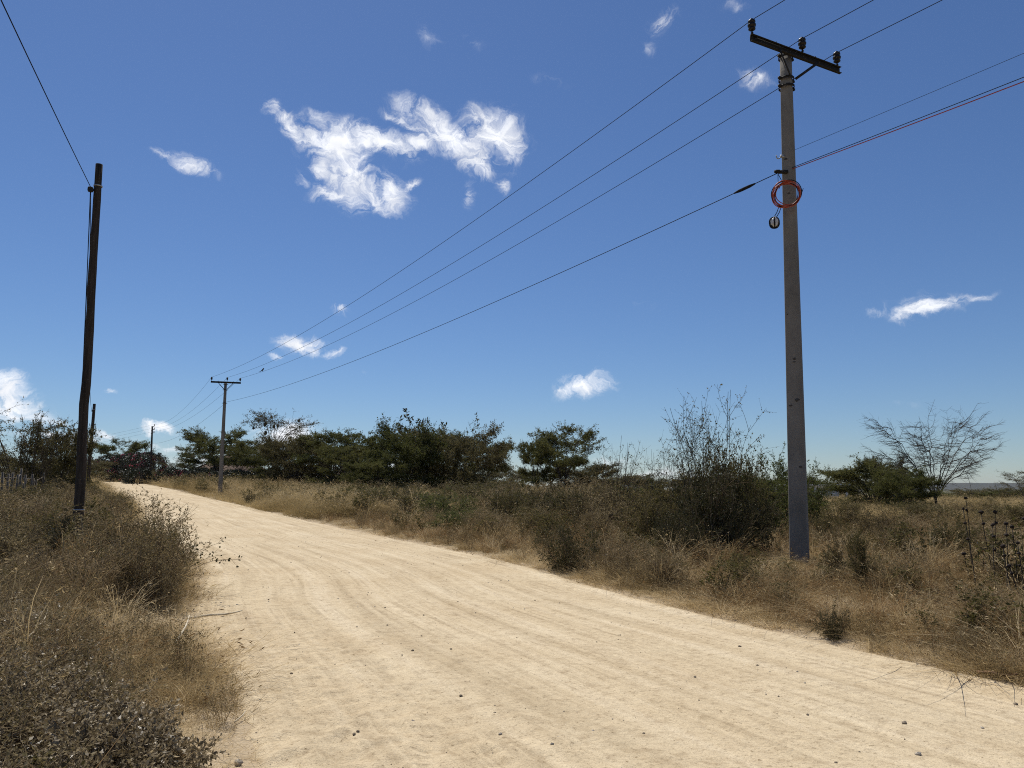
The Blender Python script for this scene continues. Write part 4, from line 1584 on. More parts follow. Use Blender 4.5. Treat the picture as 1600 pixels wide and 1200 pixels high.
# ------------------------------------------------------------------ trees
T = 'tree'
G_AC = 'acacias along the skyline'
fit(AC_THIN[1], 'thorn_tree', 'sparse arching thorn tree behind the grey post fence at the left edge', T, 18, 650, 46, 190, .3, G_AC)
fit(AC_DENSE[1], 'acacia_tree', 'dense brown-green acacia with dark trunk just left of the tall wooden pole', T, 84, 668, 42, 105, 1.1, G_AC)
fit(AC[2], 'acacia_tree', 'small layered acacia between the wooden poles and the slim far pole', T, 182, 690, 150, 84, 2.0, G_AC)
fit(AC_THIN[1], 'thorn_tree', 'thin low thorn tree left of the house acacia, right of the slim far pole', T, 276, 712, 118, 80, 2.4, G_AC)
fit(AC[0], 'acacia_tree', 'tiered flat-topped acacia standing behind the middle pole', T, 337, 672, 110, 106, .6, G_AC)
nest_tree = fit(AC_THIN[0], 'acacia_tree', 'tallest airy acacia on the left with dark bird nests in its crown', T, 430, 644, 100, 108, .9, G_AC)
fit(AC[3], 'acacia_tree', 'dark shaggy acacia filling the gap below the airy nest tree', T, 398, 688, 100, 70, 2.9, G_AC)
fit(AC_DENSE[1], 'acacia_tree', 'spreading brownish acacia right of the airy nest tree', T, 462, 686, 88, 118, 4.2, G_AC)
fit(AC[3], 'acacia_tree', 'flat-topped acacia above the second brown roof', T, 520, 676, 84, 116, 1.9, G_AC)
fit(AC[1], 'acacia_tree', 'narrow acacia touching the left side of the big green acacia', T, 556, 682, 92, 76, 5.0, G_AC)
fit(AC_DENSE[0], 'acacia_tree', 'big green acacia spreading low, left half of the central clump', T, 632, 668, 64, 132, .4, G_AC)
fit(AC_DENSE[1], 'acacia_tree', 'big brown-green acacia, right half of the central clump', T, 712, 674, 67, 160, 2.2, G_AC)
fit(AC[2], 'acacia_tree', 'smaller acacia on the left of the pair right of the central clump', T, 838, 690, 86, 62, 3.3, G_AC)
fit(AC[3], 'acacia_tree', 'wide flat-topped acacia on the right of the pair', T, 880, 671, 84, 106, 5.5, G_AC)
fit(AC_DENSE[1], 'acacia_tree', 'low dark acacia thicket at the foot of the wide flat-topped pair', T, 915, 724, 90, 110, .2, G_AC)
fit(AC_DENSE[1], 'acacia_tree', 'far dark tree crown in the gap right of the central clump', T, 796, 732, 140, 80, 1.2, G_AC)
fit(AC_DENSE[0], 'acacia_tree', 'low green acacia between the central clump and the road verge', T, 585, 716, 60, 100, 3.0, G_AC)

for i, (px, ty, Y, w, k, lb) in enumerate(((306, 700, 122, 70, 2, 'low acacia crown at the left foot of the tiered acacia'), (372, 694, 118, 80, 3, 'acacia crown just right of the middle pole'), (492, 690, 106, 110, 0, 'acacia crown behind the gap before the second roof'), (440, 700, 92, 90, 2, 'low spreading acacia under the airy nest tree'),
        (548, 696, 78, 110, 2, 'low spreading acacia left of the big green acacia'), (672, 678, 72, 120, 0, 'acacia crown in the middle of the central clump'), (756, 690, 76, 90, 3, 'acacia crown at the right end of the central clump'), (860, 690, 92, 80, 0, 'acacia crown between the twin acacias'))):
    fit(AC[k], 'acacia_tree', lb, T, px, ty, Y, w, i * .8 + .3, G_AC)
# the broad-leaved tree rising out of the central clump
g = np.random.default_rng(77)
BL = bush('broadleaf', 77, 6.0, 2.2, 9, 7, 7, 4, (.36, .13), 4, 'dark_leaf', 'bark', .05, .8, .10, (0, 0, .03), .22, .09, -.2, .1, .5)
BL['parts'] = [('trunk', BL['parts'][0][1]), ('crown', BL['parts'][1][1])]
fit(BL, 'broadleaf_tree', 'dark broad-leaved tree top rising from the central acacia clump', T, 656, 641, 78, 96, .5)

# bare tree on the right
ENDS = [(-1.0, 0, .97), (-.66, .25, .93), (-.30, -.1, 1.0), (.10, .2, .96), (.42, -.2, .99), (.74, 0, .95), (.80, -.1, .74), (-.86, .1, .64), (.45, .35, .70), (1.05, 0, .66), (0, -.55, .86), (.1, .6, .84), (-.42, -.5, .80), (.55, -.5, .84), (-.15, .5, .66)]
BARE = acacia('bare', 38, 6, 5.0, 2, 15, (.52, .70, .86, .98), .14, 20, 10, (.1, .03), 0, 'acacia', 'bark', .085, .10, .12, .34, .66, 1.6, bx_=.50, bz_=.60, t2=.34, ends=ENDS, wob1=.030, wob2=.24)
fit(BARE, 'bare_tree', 'leafless spreading thorn tree in the dry field on the right', T, 1464, 652, 42, 168, .1)
fit(AC_THIN[1], 'thorn_tree', 'pale thin thorn tree cut by the right edge of the picture', T, 1604, 736, 74, 84, .8)
fit(AC_DENSE[0], 'acacia_tree', 'green spreading acacia bush left of the leafless tree', T, 1365, 724, 46, 150, 1.4)
fit(AC_DENSE[0], 'acacia_tree', 'green acacia bush directly in front of the leafless tree trunk', T, 1420, 738, 40, 95, 3.9)
fit(AC_DENSE[1], 'acacia_tree', 'small bare-topped acacia crown behind the green bushes left of the leafless tree', T, 1385, 716, 54, 60, 2.6)
for i, (px, ty, Y, w) in enumerate(((1500, 772, 120, 90), (1545, 764, 110, 100), (1588, 766, 100, 100), (1640, 760, 104, 110), (1470, 770, 140, 90), (1300, 752, 120, 110), (1250, 746, 110, 90))):
    fit(AC_DENSE[i % 2], 'acacia_tree', ('low green acacia in the far belt behind the right field, ' + ('fourth from left', 'fifth from left', 'sixth from left', 'rightmost, half out of view', 'third from left', 'second from left', 'leftmost, behind the pole')[i]), T, px, ty, Y, w, i * 1.3, 'far belt of low acacias on the right')
for i, (px, ty, Y, w) in enumerate(((960, 742, 150, 130), (1040, 748, 160, 130), (1130, 745, 150, 130), (1200, 748, 140, 110), (690, 735, 150, 130), (500, 735, 140, 120), (30, 715, 90, 120), (105, 720, 100, 110))):
    fit(AC_DENSE[1], 'acacia_tree', spot('far low acacia', px, Y, 0, 1), T, px, ty, Y, w, i * 1.7, 'far acacias behind the thickets')

# weaver nests in the airy acacia
gn = np.random.default_rng(21)
for i, (px, py, r) in enumerate(((415, 677, .20), (414, 664, .19), (396, 669, .16), (428, 667, .18), (434, 666, .16), (467, 658, .15), (424, 652, .17))):
    c = at(px, py, 99.0 + gn.uniform(-.6, .6))
    V = []
    for a in np.linspace(0, np.pi, 7):
        for b in np.arange(9) * 2 * np.pi / 9:
            q = r * (1 + gn.normal(0, .08)) * (1.35 if a < 1 else 1)
            V.append((q * math.sin(a) * math.cos(b), q * math.sin(a) * math.sin(b), q * math.cos(a) * 1.15))
    F = [(i_ * 9 + j, (i_ + 1) * 9 + j, (i_ + 1) * 9 + (j + 1) % 9, i_ * 9 + (j + 1) % 9) for i_ in range(6) for j in range(9)]
    mb = MB().add(V, F)
    mb.tube([np.array([0, 0, r]), np.array([.02, 0, r + .35])], .012, 4)
    o = obj('bird_nest', mb.mesh('bird_nest', M['nest']), None, c)
    tag(o, 'dark round bird nest in the airy acacia, ' + ('lowest one', 'large one in the middle', 'leftmost one', 'left one of a touching pair', 'right one of a touching pair', 'rightmost one', 'topmost one')[i], 'nest', 'nests in the airy acacia')

# ------------------------------------------------------------------ bushes
B = 'bush'
fit(B_TWIG[0], 'thorn_bush', 'big twiggy thorn bush leaning over the left road edge', B, 222, 792, 10.7, 190, .5)
fit(B_TWIG[1], 'thorn_bush', 'dry brown twig bush in front of the tall wooden pole foot', B, 158, 835, 9.9, 170, 2.0)
fit(B_SCRUB[0], 'thorn_bush', 'dense grey-brown thorn bush between the wooden pole foot and the road', B, 250, 822, 10.2, 120, 4.0)
fit(B_SCRUB[2], 'thorn_bush', 'tall twiggy bush right behind the tall wooden pole foot', B, 205, 768, 14.0, 150, 1.0)
fit(B_SCRUB[1], 'thorn_bush', 'leafy tipped bush spilling onto the road left of the bare sand', B, 262, 806, 11.8, 90, 3.0)
# spray of leafy twigs reaching out over the sand
g = np.random.default_rng(14)
S = np.array([[0, 0, -.02]] * 4)
P1 = grow(g, S, np.array([[.22, -.05, 1], [.35, .1, 1], [.12, -.1, 1], [.28, .15, 1]]), np.array([1.35, 1.20, 1.15, 1.10]), 10, .07, (.10, 0, -.07))
p, d, ix, t = spawn(g, P1, 6, .55)
P2 = grow(g, p, fork(g, d, .4, .9), g.uniform(.08, .22, len(p)), 2, .15)
st_, lf_ = plant_meshes('spray', [chain_segs(P1, np.full(4, .006), np.full(4, .002)), chain_segs(P2, np.full(len(p), .002), np.full(len(p), .001))], [leaves_on(g, P2, 3, .3, .045, .028), leaves_on(g, P1, 5, .7, .045, .028)], M['wood_twig'], M['dark_leaf'])
xx = gx(262, 11.0)
lb_ = place(dict(parts=[('stems', st_), ('foliage', lf_)]), 'leafy_branch', 'thin leafy branch reaching out over the sand beside the left bush', 'branch', xx, 11.0, R_(-5))
for c_ in lb_.children:
    c_['kind'] = 'stuff'

LS = ((20, 800, 12.5, 150), (75, 790, 14.5, 140), (10, 765, 18, 160), (60, 762, 21, 140), (100, 770, 19, 110), (-40, 770, 15, 170), (38, 752, 27, 120), (90, 752, 31, 100), (-20, 745, 25, 170), (160, 762, 25, 90), (120, 752, 38, 90), (185, 765, 33, 60), (60, 745, 40, 90), (12, 742, 36, 110))
for i, (px, ty, Y, w) in enumerate(LS):
    fit((B_SCRUB + B_TWIG)[i % 5], 'scrub_bush', spot('brown scrub bush left of the road', px, Y, 17, 28).replace(' in the thicket', ''), B, px, ty, Y, w, i * 1.1, 'scrub on the left verge')
for i, (px, ty, Y, w) in enumerate(((30, 880, 9.2, 130), (-20, 860, 10.2, 150), (90, 905, 8.6, 90), (70, 850, 11.4, 120))):
    fit(B_TWIG[1], 'dry_bush', 'low dry twig bush at the left edge, ' + ('second from the left', 'leftmost, half out of view', 'lowest and nearest the sand', 'farthest back')[i], B, px, ty, Y, w, i * 1.9, 'low dry bushes at the left edge')

fit(B_DARK[0], 'dark_bush', 'dark leafy bush at the right road edge under the central clump', B, 886, 802, 14.9, 118, .3)
fit(B_TWIG[1], 'dry_bush', 'wide brown twig bush between the two dark bushes on the right verge', B, 968, 830, 13.9, 120, 1.3)
fit(B_TWIG[0], 'dry_bush', 'brown twig bush at the road edge in front of the dark tall bush', B, 1045, 850, 12.6, 130, 2.3)
fit(B_DARK[1], 'dark_bush', 'dark tall bush with black stems left of the near concrete pole', B, 1114, 722, 16.6, 140, .9)
fit(B_TALL, 'tall_shrub', 'tall sparse shrub with thin upright branches against the sky left of the near pole', B, 1118, 606, 18.6, 150, .2)
fit(B_TALL, 'tall_shrub', 'shorter sparse shrub branches left of the tall sparse shrub', B, 1075, 650, 19.6, 110, 2.9)
fit(B_GREEN[0], 'green_bush', 'green feathery bush directly behind the near concrete pole', B, 1206, 712, 24.0, 150, .6)
fit(B_GREEN[1], 'green_bush', 'green feathery bush peeping out right of the near pole', B, 1262, 728, 30.0, 80, 2.1)
fit(B_DARK[0], 'dark_bush', 'dark leafy bush hugging the left side of the dark tall bush', B, 1062, 752, 17.4, 120, 1.7)
fit(B_GREEN[1], 'green_bush', 'green topped bush between the dark tall bush and the near pole', B, 1168, 722, 20.5, 130, 1.9)
fit(B_DARK[1], 'dark_bush', 'dark bush touching the left foot of the near concrete pole', B, 1180, 775, 17.2, 90, 2.7)
fit(B_SCRUB[1], 'leafy_shrub', 'upright leafy shrub inside the tall sparse shrub left of the pole', B, 1132, 690, 18.0, 120, .9)
fit(B_SCRUB[1], 'scrub_bush', 'olive bush filling the space left of the dark tall bush', B, 1030, 745, 19.5, 130, .4)
fit(B_SCRUB[0], 'scrub_bush', 'brown olive bush below the thin stalks right of the acacia pair', B, 962, 738, 24.0, 120, 1.5)
fit(B_STALK, 'stalk_plant', 'tuft of tall thin dry stalks against the sky right of the acacia pair', 'plant', 968, 690, 24.5, 95, .8)
fit(B_STALK, 'stalk_plant', 'tuft of tall thin dry stalks just left of the tall sparse shrub', 'plant', 1030, 700, 22.0, 70, 2.2)
fit(B_STALK, 'stalk_plant', 'tuft of bare upright shoots above the left-edge thorn trees', 'plant', 52, 652, 34.0, 90, 1.2)
RS_ = ((930, 752, 22, 120), (890, 758, 26, 110), (850, 755, 30, 120), (800, 760, 26, 110), (760, 758, 30, 120), (700, 762, 29, 120), (820, 750, 37, 120), (740, 750, 41, 120), (655, 762, 35, 110), (612, 760, 41, 110), (900, 744, 41, 130), (985, 748, 28, 120),
       (1085, 742, 22, 120), (1172, 740, 20, 100), (1150, 770, 16.5, 90), (1010, 770, 17.5, 110), (940, 785, 17.5, 90), (560, 758, 52, 100), (680, 752, 52, 110), (780, 746, 54, 120), (1062, 775, 15.6, 110), (840, 790, 20, 90), (770, 790, 22, 90), (720, 790, 24, 90), (590, 748, 58, 110), (500, 756, 66, 100), (640, 745, 60, 110))
for i, (px, ty, Y, w) in enumerate(RS_):
    fit((B_SCRUB[:2] + [B_DARK[0], B_SCRUB[1], B_SCRUB[2], B_GREEN[1]])[i % 6], 'scrub_bush', spot('olive scrub bush', px, Y, 23, 35), B, px, ty, Y, w, i * 1.3, 'scrub on the right verge')
fit(B_DARK[0], 'small_bush', 'small dark leafy bush on the road edge below the near pole', B, 1291, 938, 8.55, 62, 2.5)
fit(B_DARK[1], 'small_bush', 'small dark weed clump at the road edge below the middle pole grass', B, 391, 772, 49.0, 26, .5)
fit(B_SCRUB[1], 'leafy_weed', 'upright dark leafy weed standing right of the near pole foot', 'plant', 1337, 822, 11.6, 42, .1)
fit(B_SCRUB[1], 'leafy_weed', 'bushy green leafy weed below the leafless tree', 'plant', 1478, 812, 15.5, 100, 1.1)
fit(B_SCRUB[0], 'leafy_weed', 'thin brown weed tuft left of the upright dark weed', 'plant', 1298, 838, 12.4, 50, 2.1)
fit(B_TWIG[1], 'dry_bush', 'dry rusty twig bush low in the right corner grass', B, 1500, 905, 9.6, 190, .4)
fit(B_TWIG[1], 'dry_bush', 'grey dry twig bush cut by the lower right edge', B, 1625, 925, 8.9, 120, 1.9)
fit(B_TWIG[0], 'dry_bush', 'brown twig bush in the field behind the seed-head stalks', B, 1560, 812, 17.5, 130, 2.6)
fit(B_TWIG[0], 'dry_bush', 'brown twig bush beneath the low green acacia in the field', B, 1420, 800, 24.0, 110, .9)

for i, (px, ty, Y, w, k, lb) in enumerate(((1318, 778, 27, 90, 1, 'olive bush in the field right of the near pole, first of the row'), (1360, 790, 22, 90, 0, 'brown bush in the field below the green acacia bush'), (1440, 782, 30, 110, 1, 'olive bush in the field at the foot of the leafless tree'),
        (1520, 778, 34, 120, 0, 'brown olive bush in the field right of the leafless tree'), (1585, 782, 28, 120, 1, 'olive bush at the right edge behind the seed-head stalks'), (1545, 800, 19, 110, 2, 'dry bush directly behind the seed-head stalks'), (1390, 815, 17, 90, 2, 'dry thin bush in the grass left of the bushy green weed'), (1290, 800, 19, 60, 1, 'olive weed bush just right of the near pole'))):
    fit(B_SCRUB[k], 'scrub_bush', lb, B, px, ty, Y, w, i * 1.4, 'bushes in the right field')

# seed-head stalks (round whorls on straight stems)
gs = np.random.default_rng(31)
SH = ((1505, 795, 11.0), (1533, 800, 11.4), (1555, 800, 11.8), (1551, 820, 11.0), (1572, 818, 10.6), (1581, 823, 10.9), (1590, 848, 10.2), (1567, 853, 9.8), (1506, 865, 11.6), (1537, 858, 11.9), (1581, 838, 11.5), (1509, 778, 12.4), (1600, 810, 11.2), (1577, 884, 9.6))
for i, (px, ty, Y) in enumerate(SH):
    x = gx(px, Y) + gs.uniform(-.1, .1)
    zb = gz(x, Y)
    tp = at(px, ty, Y)
    rt = thing('seed_head_stalk', 'thin stalk with round dark seed heads, ' + NTH[sorted(range(len(SH)), key=lambda k: SH[k][0]).index(i)] + ' in its group', 'plant', (x, Y, zb - .02), 0, 'seed-head stalks on the right')
    e = tp - np.array([x, Y, zb - .02])
    P = np.array([e * t + np.array([.04 * math.sin(t * 3 + i), 0, 0]) * (1 - t) for t in np.linspace(0, 1, 8)])
    obj('stem', MB().tube(P, np.linspace(.0075, .005, 8), 5).mesh('stem', M['bark']), rt)
    for f in ((1.0, .86) if i % 3 else (1.0, .84, .66)):
        c = P[-1] * f + (1 - f) * P[0]
        V = []
        r = .025 * gs.uniform(.85, 1.25) * (1 if f == 1 else .85)
        for a in np.linspace(0, np.pi, 6):
            for b in np.arange(10) * 2 * np.pi / 10:
                q = r * (1 + .18 * gs.normal())
                V.append((c[0] + q * math.sin(a) * math.cos(b), c[1] + q * math.sin(a) * math.sin(b), c[2] + q * math.cos(a) * .8))
        F = [(i_ * 10 + j, (i_ + 1) * 10 + j, (i_ + 1) * 10 + (j + 1) % 10, i_ * 10 + (j + 1) % 10) for i_ in range(5) for j in range(10)]
        obj('seed_head', MB().add(V, F).mesh('seed_head', M['seed']), rt)
    n = 5
    p = P[gs.integers(1, 6, n)] + gs.normal(0, .01, (n, 3))
    d = nrm(gs.normal(size=(n, 3)) * np.array([1, 1, .3]) + np.array([0, 0, -.4]))
    V, F = leaf_mesh(p, d, nrm(np.cross(d, rand_dir(gs, n))), gs.uniform(.05, .1, n), gs.uniform(.015, .03, n), .1)
    obj('withered_leaf', mesh_from('withered_leaf', V, F, [M['scrub_leaf']]), rt)

# ------------------------------------------------------------------ grass and ground cover (too many to count)


def tuft(name, seed, n, H, Rb, w, lean, mat, K=3, heads=0, splay=.5):
    g = np.random.default_rng(seed)
    a = g.uniform(0, 2 * np.pi, n)
    rr = Rb * np.sqrt(g.uniform(0, 1, n))
    base = np.c_[rr * np.cos(a), rr * np.sin(a), np.full(n, -.02)]
    da = a + g.normal(0, 1.0, n)
    dr = np.c_[np.cos(da), np.sin(da), np.zeros(n)]
    h = H * g.uniform(.45, 1.15, n)
    ln = lean * g.uniform(.2, 1.5, n)
    sa = g.uniform(0, np.pi, n)
    side = np.c_[np.cos(sa), np.sin(sa), np.zeros(n)]
    V = []
    for k in range(K + 1):
        t = k / K
        c = base + np.c_[np.zeros((n, 2)), h * (t - .38 * ln * t * t)] + dr * (h * ln * t ** 1.8 * splay * 1.6)[:, None] + dr * (h * splay * .35 * t)[:, None]
        c = c + g.normal(0, .012 * H, (n, 3)) * t
        ww = (w * (1 - .75 * t) * g.uniform(.7, 1.3, n))[:, None]
        V += [c - side * ww / 2, c + side * ww / 2]
    V = np.stack(V, 1)
    b = (np.arange(n) * 2 * (K + 1))[:, None]
    F = np.concatenate([np.concatenate([b + 2 * k, b + 2 * k + 1, b + 2 * k + 3, b + 2 * k + 2], 1) for k in range(K)])
    Vv = V.reshape(-1, 3)
    if heads:
        i = g.choice(n, heads, replace=False)
        tip = (V[i, -1] + V[i, -2]) / 2
        d = nrm(dr[i] * .8 + np.c_[g.normal(0, .2, (heads, 2)), g.uniform(-.2, .8, heads)])
        m = 3
        p = np.repeat(tip, m, 0) + g.normal(0, .012, (heads * m, 3))
        dd = nrm(np.repeat(d, m, 0) + .4 * g.normal(size=(heads * m, 3)))
        LV, LF = leaf_mesh(p, dd, nrm(np.cross(dd, rand_dir(g, len(p)))), g.uniform(.03, .07, len(p)), g.uniform(.006, .012, len(p)), .1)
        F = np.concatenate([F, LF + len(Vv)])
        Vv = np.vstack([Vv, LV])
    return mesh_from(name, Vv, F, [mat])


def merged(name, proto, mats):
    V, F, Mi, n = [], [], [], 0
    for k, (nm, me) in enumerate(proto['parts']):
        if me is None:
            continue
        v = np.empty(len(me.vertices) * 3, np.float32)
        me.vertices.foreach_get('co', v)
        f = np.empty(len(me.loops), np.int32)
        me.loops.foreach_get('vertex_index', f)
        V.append(v.reshape(-1, 3)); F.append(f.reshape(-1, 4) + n); Mi.append(np.full(len(f) // 4, k)); n += len(v) // 3
    return mesh_from(name, np.vstack(V), np.vstack(F), mats, np.concatenate(Mi))


KINDS = [
    tuft('fine_grass_a', 1, 78, .34, .11, .0056, .9, M['grass'], 3, 12),                       # 0
    tuft('fine_grass_b', 2, 78, .30, .13, .0054, 1.3, M['grass'], 3, 10, .8),                  # 1
    tuft('tall_grass', 3, 85, .72, .13, .0068, 1.0, M['grass'], 4, 40, .5),                      # 2
    tuft('rusty_grass', 4, 90, .58, .14, .0064, 1.2, M['grass_red'], 3, 30, .7),                # 3
    merged('twiggy_forb', bush('forb', 101, .55, .30, 9, 5, 6, 3, (.022, .011), 3, 'scrub_leaf', 'dry_twig', .0035, .9), [M['dry_twig'], M['scrub_leaf']]),   # 4
    merged('leafy_forb', bush('weed', 102, .75, .22, 6, 6, 6, 3, (.048, .024), 4, 'weed', 'wood_twig', .0045, .6, .1), [M['wood_twig'], M['weed']]),       # 5
    tuft('grass_mat', 5, 90, .13, .22, .0040, 1.6, M['grass'], 2, 0, 1.2),                       # 6
    merged('leafy_mat_a', B_LOW[0], [M['dry_twig'], M['litter']]),                                # 7
    merged('leafy_mat_b', B_LOW[1], [M['wood_twig'], M['litter']]),                               # 8
    merged('leafy_mat_c', B_LOW[2], [M['wood_twig'], M['weed']]),                                 # 9
    tuft('field_grass', 6, 90, .50, .26, .008, .9, M['grass_far'], 3, 20, .6),                    # 10
    tuft('stiff_stalks', 7, 16, .95, .16, .0055, .35, M['grass'], 4, 14, .3),                     # 11
]


def scatter(name, label, cat_, pts, rot, scl, idx, meshes):
    me = bpy.data.meshes.new(name)
    n = len(pts)
    me.vertices.add(n)
    me.vertices.foreach_set('co', np.asarray(pts, np.float32).ravel())
    for nm, t, a, key in (('rot', 'FLOAT_VECTOR', rot, 'vector'), ('scl', 'FLOAT_VECTOR', scl, 'vector'), ('idx', 'INT', idx, 'value')):
        at_ = me.attributes.new(nm, t, 'POINT')
        at_.data.foreach_set(key, np.asarray(a, np.int32 if t == 'INT' else np.float32).ravel())
    col = bpy.data.collections.new(name + '_kinds')
    for k, m in enumerate(meshes):
        col.objects.link(bpy.data.objects.new('%s_%02d' % (name, k), m))
    ng = bpy.data.node_groups.new(name, 'GeometryNodeTree')
    ng.interface.new_socket(name='Geometry', in_out='INPUT', socket_type='NodeSocketGeometry')
    ng.interface.new_socket(name='Geometry', in_out='OUTPUT', socket_type='NodeSocketGeometry')
    N, L = ng.nodes.new, ng.links.new
    gi, go = N('NodeGroupInput'), N('NodeGroupOutput')
    ci = N('GeometryNodeCollectionInfo')
    ci.inputs['Collection'].default_value = col
    ci.inputs['Separate Children'].default_value = True
    ci.inputs['Reset Children'].default_value = True
    io = N('GeometryNodeInstanceOnPoints')
    io.inputs['Pick Instance'].default_value = True

    def att(nm, t):
        a = N('GeometryNodeInputNamedAttribute')
        a.data_type = t
        a.inputs['Name'].default_value = nm
        return a.outputs['Attribute']
    er = N('FunctionNodeEulerToRotation')
    L(att('rot', 'FLOAT_VECTOR'), er.inputs[0])
    L(gi.outputs[0], io.inputs['Points'])
    L(ci.outputs[0], io.inputs['Instance'])
    L(att('idx', 'INT'), io.inputs['Instance Index'])
    L(er.outputs[0], io.inputs['Rotation'])
    L(att('scl', 'FLOAT_VECTOR'), io.inputs['Scale'])
    L(io.outputs[0], go.inputs[0])
    o = obj(name, me)
    md = o.modifiers.new('scatter', 'NODES')
    md.node_group = ng
    return tag(o, label, cat_, None, 'stuff')


def sector(g, r0, r1, dens, a0=-52, a1=52):
    A = R_(a1 - a0) / 2 * (r1 * r1 - r0 * r0)
    n = int(A * dens)
    r = np.sqrt(g.uniform(r0 * r0, r1 * r1, n))
    a = g.uniform(R_(a0), R_(a1), n)
    return r * np.sin(a), r * np.cos(a)


gg = np.random.default_rng(2024)
XS, YS = [], []
for r0, r1, d in ((1.5, 9, 62), (9, 16, 42), (16, 30, 15), (30, 60, 4.2), (60, 130, 1.1), (130, 260, .16)):
    x, y = sector(gg, r0, r1, d)
    XS.append(x); YS.append(y)
n_main = sum(len(a) for a in XS)
for r0, r1, d in ((1.5, 9, 34), (9, 18, 20), (18, 34, 6)):      # low straw lying between the tufts
    x, y = sector(gg, r0, r1, d)
    XS.append(x); YS.append(y)
x, y = np.concatenate(XS), np.concatenate(YS)
under = np.arange(len(x)) >= n_main
lat, hw, st = road_lat(x, y)
side = np.sign(lat)
off = np.abs(lat) - (hw + np.where(side > 0, edge_wobble(st, 1), edge_wobble(st, -1)))
dist = np.hypot(x, y)
keep = off > np.where(side > 0, .02, .05) + .25 * gg.random(len(x)) ** 2
keep &= ~((np.hypot(x, y) < 1.2))
x, y, lat, hw, st, side, off, dist, under = [a[keep] for a in (x, y, lat, hw, st, side, off, dist, under)]
n = len(x)
patch = fbm(x * .45, y * .45, 3, 301)
patch2 = fbm(x * .18, y * .18, 3, 402)
u01 = gg.random(n)
idx = np.where(u01 < .5, 0, 1)
hs = np.ones(n)
L_ = side < 0
R__ = ~L_
# the leafy mat in the near left corner
lim = .42 + .30 * np.clip(y - 3.6, 0, 20) + .5 * (patch - .5)
mat = L_ & (off > lim) & (y < 9.5) & (gg.random(n) < .80 * np.clip((10.5 - y) / 4, .1, 1))
# left verge: fine grass, forbs, some tall
q = gg.random(n)
far = dist > 34
sel = L_ & ~mat & ~far
idx[sel & (q < .16)] = 4
idx[sel & (q > .80) & (off > 1.0) & (patch > .45)] = 3
idx[sel & (q > .93) & (off > .6)] = 2
idx[sel & (q > .70) & (q < .76) & (off > 1.4) & (y > 9)] = 5
hs[sel] *= np.clip(.45 + .35 * off[sel], .45, .95) * (.7 + .5 * patch[sel])
# right verge
sel = R__ & ~far
idx[sel & (q < .17)] = 4
idx[sel & (q >= .17) & (q < .21) & (off > .7)] = 5
idx[sel & (q > .78) & (patch2 > .40) & (off > .35)] = 3
idx[sel & (q > .66) & (q < .76) & (off > .6)] = 2
idx[sel & (q > .76) & (q < .785) & (off > .8)] = 11
hs[sel] *= np.clip(.5 + .25 * off[sel], .5, .82) * (.7 + .6 * patch[sel])
# short trampled edge
ed = (off < .30) & (dist < 40)
idx[ed & (gg.random(n) < .6)] = 6
# far field
idx[far] = np.where(q[far] < .80, 10, np.where(q[far] < .94, 2, 5))
idx[far & (off < 1.0)] = 10
hs[far] *= np.clip(.6 + .25 * off[far], .6, 1.15) * (.8 + .5 * patch2[far]) * (1 + np.clip((dist[far] - 34) / 120, 0, .8))
mat &= ~under
idx[under] = 6
hs[under] = 1.0
idx[mat] = gg.choice([7, 8, 9, 4, 1], mat.sum(), p=[.28, .24, .10, .14, .24])
hs[mat] = gg.uniform(.45, .95, mat.sum())
# thin out where the ground is bare
keep = ~((patch < .30) & (gg.random(n) < .5) & (off < 2) & (dist < 12))
# the field on the right is shorter and paler
fld = R__ & (x > 7.5) & (dist > 17)
idx[fld & np.isin(idx, (5, 2)) & (gg.random(n) < .75)] = 10
hs[fld] *= .8
wsc = np.where(far, 1.5, 1.0)
z = ground_z(x, y, lat, hw)
hs = hs * gg.uniform(.75, 1.25, n)
scl = np.c_[hs * wsc * gg.uniform(.85, 1.2, n), hs * wsc * gg.uniform(.85, 1.2, n), hs]
small = np.isin(idx, (6,))
scl[small] = np.clip(scl[small], .7, 1.3) * np.array([1.2, 1.2, 1])
clump = np.clip((fbm(x * 1.25, y * 1.25, 2, 777) - .30) / .40, 0, 1)
nearz = (dist < 34) & ~mat
fac = np.where(nearz, .50 + .85 * clump, 1.0)
scl = scl * fac[:, None]
keep &= ~(nearz & ~under & (clump < .22) & (gg.random(n) < .45))
# trodden, low grass round the foot of the near pole
lowz = R__ & (off < 4.6) & (y < 17.5) & (x > 2.4)
scl[lowz] *= np.array([1.05, 1.05, .84])
fd = nrm(-p1b[:2])
fa, fb = (x - p1b[0]) * fd[0] + (y - p1b[1]) * fd[1], (x - p1b[0]) * -fd[1] + (y - p1b[1]) * fd[0]
foot = (fa > -.5) & (fa < 3.0) & (np.abs(fb) < .75)
scl[foot] *= np.array([.9, .9, .38])
rot = np.c_[gg.normal(0, .16, n), gg.normal(0, .16, n), gg.uniform(0, 6.283, n)]
pts = np.c_[x, y, z]


def put(name, label, cat_, mask):
    mask = mask & keep
    used = sorted(set(idx[mask].tolist()))
    remap = {k: i for i, k in enumerate(used)}
    scatter(name, label, cat_, pts[mask], rot[mask], scl[mask], [remap[k] for k in idx[mask].tolist()], [KINDS[k] for k in used])


put('dry_grass', 'dry tan and rusty grass with weeds covering the verge left of the road', 'grass', L_ & ~mat)
put('leafy_ground_cover', 'mat of curled leathery grey-brown leaves in the lower left corner', 'ground cover', mat)
put('dry_grass', 'dry brown grass and weeds covering the verge and field right of the road', 'grass', R__)

# ------------------------------------------------------------------ stones, sticks on the road
gr = np.random.default_rng(404)


